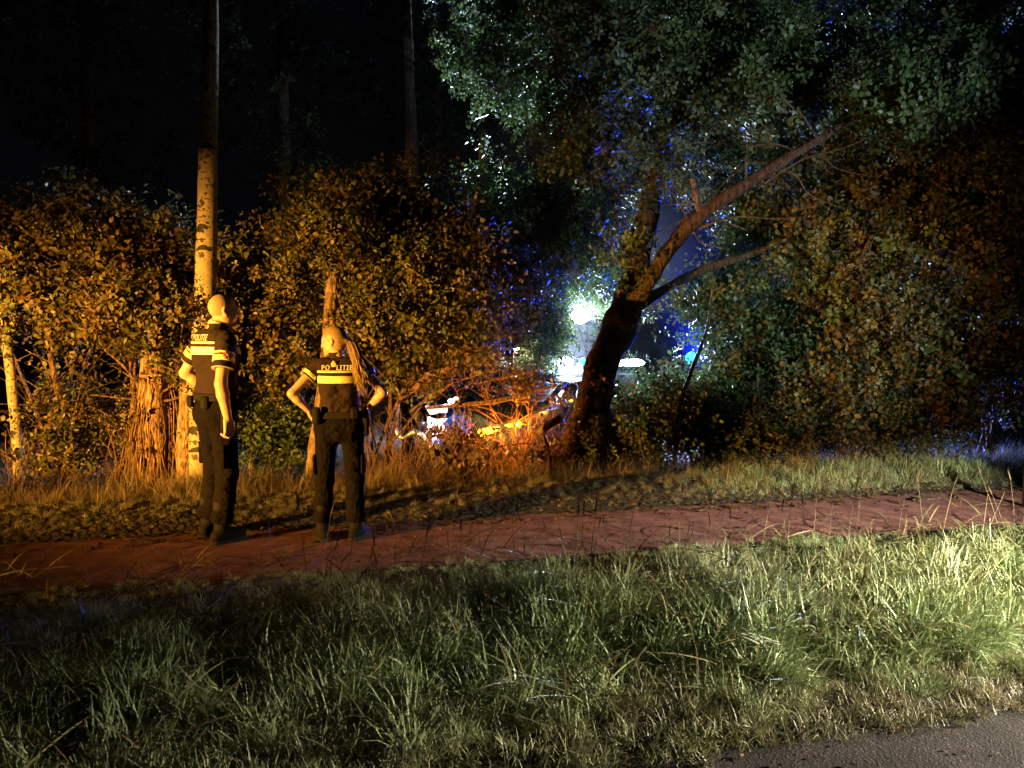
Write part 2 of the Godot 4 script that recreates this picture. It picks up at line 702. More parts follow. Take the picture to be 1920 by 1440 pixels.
# leaves in soft lumps: blobs are [centre, radii, how many sprigs]; gaps come from a 3-D noise
func foliage(parent, org: Vector3, blobs: Array, mesh: Mesh, tints: Array, gap := -0.05, freq := 1.1, called := "foliage", sc := 1.0):
	var xfs := []
	var cols := []
	var n := FastNoiseLite.new()
	n.seed = rng.randi() % 10000
	n.frequency = freq
	n.fractal_octaves = 2
	for b in blobs:
		var made := 0
		var tries := 0
		while made < b[2] and tries < b[2] * 8:
			tries += 1
			var d := Vector3(rng.randfn(), rng.randfn(), rng.randfn()).normalized()
			var rad := pow(rng.randf(), 0.45)
			var p: Vector3 = b[0] + d * rad * b[1]
			if n.get_noise_3dv(p) < gap + rng.randf_range(-0.08, 0.08):
				continue
			var open := false
			var sp := px_of(p)
			for h in holes:
				if sp.distance_to(Vector2(h[0], h[1])) < h[2] * rng.randf_range(0.75, 1.1):
					open = true
			if open:
				continue
			made += 1
			var ax := (d * 0.5 + Vector3(rng.randfn(), rng.randfn() * 0.7 + 0.1, rng.randfn()) * 0.6).normalized()
			var bs := Basis(Quaternion(Vector3.UP, ax)) * Basis(Vector3.UP, rng.randf() * TAU)
			var s := rng.randf_range(0.7, 1.25) * sc
			xfs.append(Transform3D(bs.scaled(Vector3(s, s, s)), p - org))
			var c: Color = tints[rng.randi() % tints.size()]
			var k := rng.randf_range(0.75, 1.25)
			cols.append(Color(c.r * k, c.g * k, c.b * k))
	return multi(called, mesh, M.leaf, xfs, cols, parent)

# a many-stemmed shrub: stems fan from the base into the blobs, branchlets fill them
func shrub(called: String, label: String, cat: String, group: String, base: Vector3, blobs: Array, stems: int, stem_r: float, bark_col: Color, mesh: Mesh, tints: Array, gap := -0.05, freq := 1.1, sc := 1.0):
	base.y = ground_y(base.x, base.z)
	var o = thing(called, label, cat, base, 0.0, group)
	for i in stems:
		var b: Array = blobs[i % blobs.size()]
		var tip: Vector3 = b[0] + Vector3(rng.randf_range(-0.7, 0.7), rng.randf_range(-0.2, 0.7), rng.randf_range(-0.7, 0.7)) * b[1] - base
		var foot := Vector3(rng.randf_range(-0.25, 0.25), -0.1, rng.randf_range(-0.2, 0.2))
		var m1 := foot.lerp(tip, 0.35) + Vector3(rng.randf_range(-0.18, 0.18), 0.1, rng.randf_range(-0.15, 0.15))
		var m2 := foot.lerp(tip, 0.7) + Vector3(rng.randf_range(-0.2, 0.2), 0.12, rng.randf_range(-0.15, 0.15))
		var st := new_st()
		var r := stem_r * rng.randf_range(0.5, 1.1)
		tube(st, [foot, m1, m2, tip], [r, r * 0.75, r * 0.5, r * 0.15], 6, bark_col, 0.2, 1.0, 4)
		for k in 9:
			var s0: Vector3 = m1.lerp(m2, rng.randf()) if k < 5 else m2.lerp(tip, rng.randf() * 0.8)
			var e := s0 + Vector3(rng.randf_range(-0.8, 0.8), rng.randf_range(-0.2, 0.7), rng.randf_range(-0.5, 0.6))
			tube(st, [s0, s0.lerp(e, 0.5) + Vector3(0, 0.06, 0), e], [r * 0.35, r * 0.22, r * 0.08], 4, bark_col, 0.0, 1.0, 2)
		put(st.commit(), "stem", M.bark, o)
	foliage(o, base, blobs, mesh, tints, gap, freq, "foliage", sc)
	# a looser second growth of bigger and smaller leaves that breaks the outline
	var loose := []
	for b in blobs:
		loose.append([b[0] + Vector3(0, 0.08, 0.05), b[1] * Vector3(1.45, 1.5, 1.2), int(b[2] * 0.32)])
	foliage(o, base, loose, M.sprig_loose, tints, gap - 0.1, freq * 1.7, "outer_foliage", sc)
	return o

func blade(st: SurfaceTool, p: Vector3, yaw: float, lean: float, curl: float, ln: float, wd: float, col: Color, segs := 4):
	var h := Vector3(cos(yaw), 0, sin(yaw))
	var side := Vector3(-h.z, 0, h.x)
	var a := lean
	var prev_l := p + side * wd * 0.5
	var prev_r := p - side * wd * 0.5
	st.set_color(col)
	for i in segs:
		var d := h * sin(a) + Vector3.UP * cos(a)
		p += d * ln / segs
		a += curl / segs
		var t := float(i + 1) / segs
		var w := wd * (1.0 - t * t) * 0.5
		var tw := side.rotated(h, 0.5 * t)
		if i == segs - 1:
			for v in [prev_l, p, prev_r]:
				st.add_vertex(v)
		else:
			var l := p + tw * w
			var rr := p - tw * w
			for v in [prev_l, l, prev_r, prev_r, l, rr]:
				st.add_vertex(v)
			prev_l = l
			prev_r = rr

func tuft(seed_: int, n: int, l0: float, l1: float, spread: float, wd: float, straw: float, flop := 1.3) -> ArrayMesh:
	var r := RandomNumberGenerator.new()
	r.seed = seed_
	var st := new_st()
	var wind := r.randf() * TAU
	for i in n:
		var a := r.randf() * TAU
		var rad := spread * sqrt(r.randf())
		var p := Vector3(cos(a) * rad, -0.02, sin(a) * rad)
		var yaw := a + r.randf_range(-0.9, 0.9) if r.randf() < 0.55 else wind + r.randf_range(-0.5, 0.5)
		var k := r.randf_range(0.55, 1.5)
		var c := Color(0.85 + 0.3 * r.randf(), 1.0, 0.75) * k
		if r.randf() < straw:
			c = Color(2.4, 1.9, 2.2) * r.randf_range(0.6, 1.2)
		blade(st, p, yaw, r.randf_range(0.02, 0.75), r.randf_range(0.1, flop), r.randf_range(l0, l1), wd * r.randf_range(0.6, 1.2), c)
	return st.commit()

# grass over a strip: dens tufts a square metre, tint between two colours by noise
func grass(called: String, label: String, u0: float, u1: float, v0: float, v1: float, dens: float, meshes: Array, ca: Color, cb: Color, sc0: float, sc1: float, keep = null):
	var xfs := []
	var cols := []
	for m in meshes:
		xfs.append([])
		cols.append([])
	var total := int((u1 - u0) * (v1 - v0) * dens)
	for i in total:
		var v := rng.randf_range(v0, v1)
		var p := from_uv(rng.randf_range(u0, u1), v)
		var nz := 0.6 * patch.get_noise_2d(p.x * 3.0, p.z * 3.0) + 0.8 * patch.get_noise_2d(p.x * 11.0 + 90.0, p.z * 11.0)
		var sc := lerpf(sc0, sc1, clampf(0.5 + nz * 0.9 + rng.randf_range(-0.3, 0.3), 0, 1))
		if keep != null:
			sc *= (keep as Callable).call(p, v)
			if sc < 0.12:
				continue
		p.y = ground_y(p.x, p.z)
		var w := rng.randi() % meshes.size()
		var bs := Basis(Vector3.UP, rng.randf() * TAU) * Basis(Vector3.RIGHT, rng.randfn() * 0.32)
		xfs[w].append(Transform3D(bs.scaled(Vector3(sc, sc * rng.randf_range(0.85, 1.15), sc)), p))
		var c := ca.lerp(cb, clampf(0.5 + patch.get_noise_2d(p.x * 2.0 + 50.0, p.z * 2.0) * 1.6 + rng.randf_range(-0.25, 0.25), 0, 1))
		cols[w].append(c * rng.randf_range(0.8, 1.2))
	# one object: a root with one part for each kind of tuft
	var o := Node3D.new()
	o.name = numbered(called)
	add_child(o)
	tag(o, label, "grass", "", "stuff")
	for w in meshes.size():
		multi("grass_tufts", meshes[w], M.blade, xfs[w], cols[w], o)
	return o

func fit(org: Vector3, pts: Array) -> Array:
	var out := []
	for p in pts:
		out.append(p - org)
	return out

func trunk_tree(called: String, label: String, cat: String, group: String, pts: Array, radii: Array, mtl, col: Color, sides := 14, lump := 0.12, uvs := 0.45):
	var base: Vector3 = pts[0]
	base.y = ground_y(base.x, base.z)
	pts[0].y = base.y - 0.15
	var o = thing(called, label, cat, base, 0.0, group)
	put(tube_mesh(fit(base, pts), radii, sides, col, lump, uvs, 6), "trunk", mtl, o)
	return o

func limb(o, pts: Array, radii: Array, mtl, col: Color, called := "branch", lump := 0.15):
	return put(tube_mesh(fit(o.position, pts), radii, 10, col, lump, 0.45, 6), called, mtl, o)
# ------------------------------------------------------------------ people
func hand_prims(wrist: Vector3, fdir: Vector3, palm: Vector3, thumb: Vector3, curl: float, s: float) -> Array:
	fdir = fdir.normalized()
	palm = (palm - fdir * palm.dot(fdir)).normalized()
	thumb = (thumb - fdir * thumb.dot(fdir) - palm * thumb.dot(palm)).normalized()
	var out := []
	var lens := [0.043, 0.048, 0.045, 0.035]
	var axis := palm.cross(fdir)
	for i in 4:
		var off := (0.032 - 0.0215 * i) * s
		var kn := wrist + fdir * (0.088 - 0.004 * absf(i - 1.0)) * s + thumb * off
		out.append(cap(wrist + thumb * off * 0.6, kn, 0.016 * s, 0.0125 * s, 0.014 * s))
		var d := fdir
		var p := kn
		for j in 3:
			d = d.rotated(axis, -curl * [0.7, 1.0, 0.7][j] * (1.0 + 0.06 * i))
			var l: float = lens[i] * [1.0, 0.66, 0.5][j] * s
			out.append(cap(p, p + d * l, (0.0098 - 0.0008 * j) * s, (0.0092 - 0.0008 * j) * s, 0.004 * s))
			p += d * l
	var tb := wrist + fdir * 0.03 * s + thumb * 0.026 * s
	var td := (fdir * 0.7 + thumb * 0.55 + palm * 0.5).normalized()
	var t1 := tb + td * 0.042 * s
	var t2 := t1 + (td + fdir * 0.5 + palm * 0.4 * curl).normalized() * 0.034 * s
	out.append(cap(wrist + fdir * 0.012 * s, tb, 0.017 * s, 0.016 * s, 0.014 * s))
	out.append(cap(tb, t1, 0.0145 * s, 0.0115 * s, 0.006 * s))
	out.append(cap(t1, t2, 0.011 * s, 0.009 * s, 0.004 * s))
	return out

func head_prims(hc: Vector3, hb: Basis, s: float, woman: bool) -> Array:
	var out := []
	var e := func(c: Vector3, r: Vector3, k := 0.02): out.append(ell(hc + hb * (c * s), r * s, k * s, hb))
	var c := func(a: Vector3, b: Vector3, ra: float, rb: float, k := 0.012): out.append(cap(hc + hb * (a * s), hc + hb * (b * s), ra * s, rb * s, k * s))
	e.call(Vector3(0, 0.03, 0.012), Vector3(0.075, 0.09, 0.097), 0.02)
	e.call(Vector3(0, -0.045, -0.03), Vector3(0.056, 0.066, 0.056), 0.04)
	c.call(Vector3(-0.032, 0.024, -0.076), Vector3(0.032, 0.024, -0.076), 0.012, 0.012, 0.02)
	c.call(Vector3(0, 0.012, -0.086), Vector3(0, -0.03, -0.106), 0.008, 0.0125, 0.012)
	c.call(Vector3(-0.012, -0.033, -0.094), Vector3(0.012, -0.033, -0.094), 0.008, 0.008, 0.01)
	c.call(Vector3(-0.02, -0.058, -0.078), Vector3(0.02, -0.058, -0.078), 0.008, 0.008, 0.006)
	c.call(Vector3(-0.017, -0.07, -0.077), Vector3(0.017, -0.07, -0.077), 0.0085, 0.0085, 0.006)
	c.call(Vector3(-0.012, -0.098, -0.066), Vector3(0.012, -0.098, -0.066), 0.018, 0.018, 0.02)
	for sx in [-1, 1]:
		e.call(Vector3(sx * 0.042, -0.022, -0.058), Vector3(0.026, 0.024, 0.024), 0.03)
		e.call(Vector3(sx * 0.05, -0.06, 0.0), Vector3(0.02, 0.03, 0.04), 0.03)
		e.call(Vector3(sx * 0.076, -0.003, 0.022), Vector3(0.012, 0.032, 0.021), 0.012)
		c.call(Vector3(sx * 0.083, 0.02, 0.028), Vector3(sx * 0.086, 0.0, 0.036), 0.007, 0.007, 0.012)
		c.call(Vector3(sx * 0.086, 0.0, 0.036), Vector3(sx * 0.079, -0.03, 0.016), 0.007, 0.007, 0.012)
	return out

func wrap_text(text: String, size: float, depth: float, prims: Array, grow: float, centre: Vector2, st: SurfaceTool, slant := 0.0):
	var tm := TextMesh.new()
	var f := SystemFont.new()
	f.font_names = PackedStringArray(["Droid Sans"])
	f.font_weight = 700
	tm.font = f
	tm.text = text
	tm.font_size = 64
	tm.pixel_size = size / 46.0
	tm.depth = depth
	var arr := tm.surface_get_arrays(0)
	var v: PackedVector3Array = arr[Mesh.ARRAY_VERTEX]
	var idx = arr[Mesh.ARRAY_INDEX]
	var nn: PackedVector3Array = arr[Mesh.ARRAY_NORMAL]
	for i in v.size():
		var q := Vector3(v[i].x + centre.x, v[i].y + centre.y + v[i].x * slant, 0.0)
		v[i] = Vector3(q.x, q.y, surface_z(prims, q.x, q.y, grow) + 0.002 + v[i].z)
	var order: Array = Array(idx) if idx != null and idx.size() > 0 else range(v.size())
	for i in order:
		st.set_normal(nn[i])
		st.set_uv(Vector2.ZERO)
		st.add_vertex(v[i])

func surface_z(prims: Array, x: float, y: float, grow: float) -> float:
	var z := 0.35
	for i in 30:
		var d := field_at(prims, Vector3(x, y, z)) - grow
		if d < 0.0005:
			break
		z -= maxf(d * 0.9, 0.0003)
		if z < -0.3:
			return 0.1
	return z

func slab(st: SurfaceTool, prims: Array, cell: float, grow: float, y0: float, y1: float, xmax := 9.0):
	add_field(st, prims, cell, func(q: Vector3): return maxf(maxf(q.y - y1, y0 - q.y), absf(q.x) - xmax), grow)

func along_slab(st: SurfaceTool, prims: Array, cell: float, grow: float, a: Vector3, b: Vector3, t0: float, t1: float):
	var d := (b - a).normalized()
	var l := (b - a).length()
	add_field(st, prims, cell, func(q: Vector3): return maxf((q - a).dot(d) - t1 * l, t0 * l - (q - a).dot(d)), grow)

func officer(called: String, label: String, pos: Vector3, turn: float, s: float, w: Dictionary):
	var o = thing(called, label, "person", pos, turn)
	var woman: bool = w.woman
	var hc: Vector3 = w.head
	var hb := Basis(Vector3.UP, w.head_yaw) * Basis(Vector3.RIGHT, w.head_pitch)
	var aw := 0.86 if woman else 1.0
	# torso
	var torso := []
	var cx := 0.072 if woman else 0.095
	var cr := 0.104 if woman else 0.116
	torso.append(cap(Vector3(-cx, 1.33, 0) * s, Vector3(cx, 1.33, 0) * s, cr * s, cr * s, 0.05))
	torso.append(cap(Vector3(-cx * 0.75, 1.09, 0) * s, Vector3(cx * 0.75, 1.09, 0) * s, (cr - 0.008) * s, (cr - 0.008) * s, 0.14))
	torso.append(cap(w.sh_l, w.sh_r, 0.062 * s * aw, 0.062 * s * aw, 0.09))
	torso.append(cap((w.sh_l as Vector3).lerp(w.neck, 0.45), (w.sh_r as Vector3).lerp(w.neck, 0.45), 0.06 * s * aw, 0.06 * s * aw, 0.06))
	torso.append(cap(Vector3(-0.02, 1.36, 0.06) * s, Vector3(0.02, 1.36, 0.06) * s, 0.07 * s, 0.07 * s, 0.06))
	if woman:
		torso.append(cap(Vector3(-0.07, 1.29, -0.07) * s, Vector3(0.07, 1.29, -0.07) * s, 0.06 * s, 0.06 * s, 0.06))
	var hipw := 0.095 if woman else 0.088
	var pelvis := [cap(Vector3(-hipw, 0.97, 0.015) * s, Vector3(hipw, 0.97, 0.015) * s, 0.112 * s, 0.112 * s, 0.06),
		cap(Vector3(-0.07, 0.92, 0.06) * s, Vector3(0.07, 0.92, 0.06) * s, 0.082 * s, 0.082 * s, 0.05)]
	# skin: one continuous body
	var st := new_st()
	var body := []
	for p in torso + pelvis:
		var q: Dictionary = p.duplicate()
		q.ra -= 0.016
		q.rb -= 0.016
		body.append(q)
	for sd in ["l", "r"]:
		body.append(cap(w["sh_" + sd], w["el_" + sd], 0.052 * s * aw, 0.042 * s * aw, 0.03))
		var mid: Vector3 = (w["el_" + sd] as Vector3).lerp(w["wr_" + sd], 0.3)
		body.append(cap(w["el_" + sd], mid, 0.041 * s * aw, 0.044 * s * aw, 0.02))
		body.append(cap(mid, w["wr_" + sd], 0.043 * s * aw, 0.028 * s * aw, 0.02))
		body.append(cap(w["hip_" + sd], w["kn_" + sd], 0.078 * s, 0.052 * s, 0.04))
		body.append(cap(w["kn_" + sd], w["an_" + sd], 0.052 * s, 0.036 * s, 0.03))
	body.append(cap(w.neck, hc + hb * Vector3(0, -0.05, 0.02) * s, 0.062 * s * aw, 0.056 * s * aw, 0.03))
	add_field(st, body, 0.013)
	var hp := head_prims(hc, hb, s, woman)
	hp.append(cap((w.neck as Vector3) + Vector3(0, 0.03, 0), hc + hb * Vector3(0, -0.05, 0.02) * s, 0.057 * s * aw, 0.055 * s * aw, 0.02))
	add_field(st, hp, 0.0052)
	for sd in ["l", "r"]:
		add_field(st, hand_prims(w["wr_" + sd], w["fd_" + sd], w["pn_" + sd], w["th_" + sd], w["cu_" + sd], s * (0.92 if woman else 1.0)), 0.0042)
	put(st.commit(), "body", M.skin, o)
	for sx in [-1, 1]:
		var ec := hc + hb * (Vector3(sx * 0.031, 0.003, -0.079) * s)
		var es := new_st()
		add_field(es, [ell(ec, Vector3.ONE * 0.0125 * s, 0.0)], 0.004)
		var eye = put(es.commit(), "eye", M.eye, o)
		var is_ := new_st()
		add_field(is_, [ell(ec + hb * Vector3(0, 0, -0.0085) * s, Vector3.ONE * 0.0062 * s, 0.0)], 0.002)
		put(is_.commit(), "iris", M.iris, eye)
	# shirt with short sleeves
	st = new_st()
	var shirt := torso.duplicate()
	for sd in ["l", "r"]:
		var e: Vector3 = (w["sh_" + sd] as Vector3).lerp(w["el_" + sd], w.sleeve)
		shirt.append(cap(w["sh_" + sd], e, 0.068 * s * aw, 0.071 * s * aw, 0.035, true))
	add_field(st, shirt, 0.011, func(q: Vector3): return maxf(1.0 * s - q.y, q.y - (w.neck as Vector3).y - 0.035 * s))
	put(st.commit(), "shirt", M.cloth, o)
	st = new_st()
	add_field(st, [cap((w.neck as Vector3) + Vector3(0, -0.03, 0.0), (w.neck as Vector3).lerp(hc, 0.5) + Vector3(0, -0.005 * s, 0.0), 0.074 * s * aw, 0.07 * s * aw, 0.0, true)], 0.008)
	put(st.commit(), "collar", M.cloth, o)
	st = new_st()
	var ct: Vector3 = (w.neck as Vector3).lerp(hc, 0.5) + Vector3(0, -0.004 * s, 0)
	add_field(st, [cap((w.neck as Vector3) + Vector3(0, -0.03, 0.0), ct, 0.076 * s * aw, 0.073 * s * aw, 0.0, true)], 0.005, func(q: Vector3): return ct.y - 0.008 - q.y)
	put(st.commit(), "collar_piping", M.print, o)
	# vest over the shirt
	st = new_st()
	slab(st, torso, 0.011, 0.014, 1.03 * s, w.vest_top, 0.178 * s * (0.92 if woman else 1.0))
	put(st.commit(), "vest", M.cloth, o)
	st = new_st()
	slab(st, torso, 0.008, 0.0185, w.band0, w.band1, 0.18 * s * (0.92 if woman else 1.0))
	put(st.commit(), "reflective_band", w.band_mat, o)
	st = new_st()
	slab(st, torso, 0.006, 0.0185, w.thin0, w.thin1, 0.18 * s * (0.92 if woman else 1.0))
	put(st.commit(), "reflective_band", w.band_mat, o)
	for sd in ["l", "r"]:
		var a: Vector3 = w["sh_" + sd]
		var e: Vector3 = a.lerp(w["el_" + sd], w.sleeve)
		var sl := [cap(a, e, 0.068 * s * aw, 0.071 * s * aw, 0.0, true)]
		for t in w.sleeve_bands:
			st = new_st()
			along_slab(st, sl, 0.006, 0.006, a, e, t[0], t[1])
			put(st.commit(), "sleeve_band", w.sleeve_mat, o)
		st = new_st()
		along_slab(st, sl, 0.005, 0.005, a, e, 0.965, 1.0)
		put(st.commit(), "sleeve_piping", M.print, o)
		# round arm badge
		var outd := Vector3(-1.0 if sd == "l" else 1.0, 0.15, 0.12).normalized()
		var bc := a.lerp(e, 0.55) + outd * 0.073 * s * aw
		var bx := Transform3D(Basis(Quaternion(Vector3.UP, outd)), bc)
		st = new_st()
		lathe(st, [[0.0, 0.009], [0.024, 0.008], [0.033, 0.004], [0.034, -0.01]], 18, bx)
		var bd = put(st.commit(), "arm_badge", M.red, o)
		st = new_st()
		lathe(st, [[0.0, 0.0125], [0.008, 0.0125], [0.012, 0.009]], 8, bx)
		for k in 5:
			var ang := TAU * k / 5.0
			lathe(st, [[0.0, 0.012], [0.004, 0.0115], [0.006, 0.007]], 6, bx * Transform3D(Basis(), Vector3(cos(ang) * 0.021, 0, sin(ang) * 0.021)))
		put(st.commit(), "crest", M.print, bd)
	# lettering across the back
	for t in w.text:
		st = new_st()
		wrap_text(t[0], t[1], 0.004, torso, 0.0155, t[2], st, t[3])
		put(st.commit(), "back_lettering", M.print, o)
	if w.has("emblem"):
		var em: Vector2 = w.emblem
		st = new_st()
		var ez := surface_z(torso, em.x, em.y, 0.0155)
		for fl in [[0.0, 0.0, 0.013, 0.05], [-0.012, -0.004, 0.008, 0.036], [0.012, -0.004, 0.008, 0.036]]:   # flame
			add_field(st, [ell(Vector3(em.x + fl[0], em.y + fl[1] + 0.012, ez), Vector3(fl[2], fl[3] * 0.55, 0.005), 0.0)], 0.004)
		chamfer_box(st, Vector3(0.034, 0.016, 0.008), Transform3D(Basis(Vector3.BACK, 0.2), Vector3(em.x, em.y - 0.022, ez + 0.001)), 0.002)
		put(st.commit(), "emblem", M.gold, o)
	# trousers
	st = new_st()
	var tr := pelvis.duplicate()
	for sd in ["l", "r"]:
		tr.append(cap(w["hip_" + sd], w["kn_" + sd], 0.098 * s, 0.078 * s, 0.05))
		var kn: Vector3 = w["kn_" + sd]
		var an: Vector3 = w["an_" + sd]
		tr.append(cap(kn, kn.lerp(an, 0.45), 0.078 * s, 0.074 * s, 0.03))
		tr.append(cap(kn.lerp(an, 0.45), an + Vector3(0, 0.05, 0), 0.073 * s, 0.073 * s, 0.03, true))
		tr.append(ell(an.lerp(kn, 0.25) + Vector3(0, 0, 0.01), Vector3(0.08, 0.035, 0.08) * s, 0.03))
	add_field(st, tr, 0.012, func(q: Vector3): return q.y - 1.06 * s)
	put(st.commit(), "trousers", M.trousers, o)
	for sd in ["l", "r"]:   # cargo pockets on the thighs
		var kn2: Vector3 = w["kn_" + sd]
		var hp2: Vector3 = w["hip_" + sd]
		st = new_st()
		var sx2 := -1.0 if sd == "l" else 1.0
		chamfer_box(st, Vector3(0.03, 0.17, 0.13) * s, Transform3D(Basis(), hp2.lerp(kn2, 0.68) + Vector3(sx2 * 0.078 * s, 0, 0.01)), 0.012)
		put(st.commit(), "pocket", M.trousers, o)
	# boots
	for sd in ["l", "r"]:
		var an: Vector3 = w["an_" + sd]
		var td: Vector3 = (w["toe_" + sd] as Vector3).normalized()
		var heel := an - td * 0.045 * s
		st = new_st()
		add_field(st, [cap(an + Vector3(0, 0.19, 0) * s, an, 0.056 * s, 0.052 * s, 0.02),
			cap(Vector3(heel.x, 0.055 * s, heel.z), Vector3(an.x, 0.055 * s, an.z) + td * 0.06 * s, 0.043 * s, 0.046 * s, 0.03),
			cap(Vector3(an.x, 0.055 * s, an.z) + td * 0.06 * s, Vector3(an.x, 0.05 * s, an.z) + td * 0.165 * s, 0.046 * s, 0.037 * s, 0.03)], 0.01, func(q: Vector3): return 0.018 - q.y)
		var boot = put(st.commit(), "boot", M.leather, o)
		st = new_st()
		add_field(st, [cap(Vector3(heel.x, 0.015, heel.z), Vector3(an.x, 0.015, an.z) + td * 0.06 * s, 0.046 * s, 0.049 * s, 0.02),
			cap(Vector3(an.x, 0.015, an.z) + td * 0.06 * s, Vector3(an.x, 0.015, an.z) + td * 0.165 * s, 0.049 * s, 0.04 * s, 0.02)], 0.01, func(q: Vector3): return maxf(q.y - 0.03, -q.y))
		put(st.commit(), "sole", M.sole, boot)
	# belt and what hangs on it
	st = new_st()
	slab(st, torso + pelvis, 0.009, 0.02, 1.03 * s, 1.085 * s)
	put(st.commit(), "belt", M.leather, o)
	for g in w.gear:
		st = new_st()
		var gp: Vector3 = g[1]
		chamfer_box(st, g[2], Transform3D(Basis(Vector3.UP, g[3]), gp), 0.014)
		if g[0] == "holster":
			chamfer_box(st, Vector3(0.032, 0.07, 0.045), Transform3D(Basis(Vector3.UP, g[3]) * Basis(Vector3.RIGHT, -0.5), gp + Vector3(0, 0.11, 0.03)), 0.01)
		if g[0] == "radio":
			tube(st, [gp + Vector3(0.015, 0.05, 0), gp + Vector3(0.02, 0.17, 0.01)], [0.008, 0.004], 6)
		put(st.commit(), g[0], M.plastic, o)
	return o

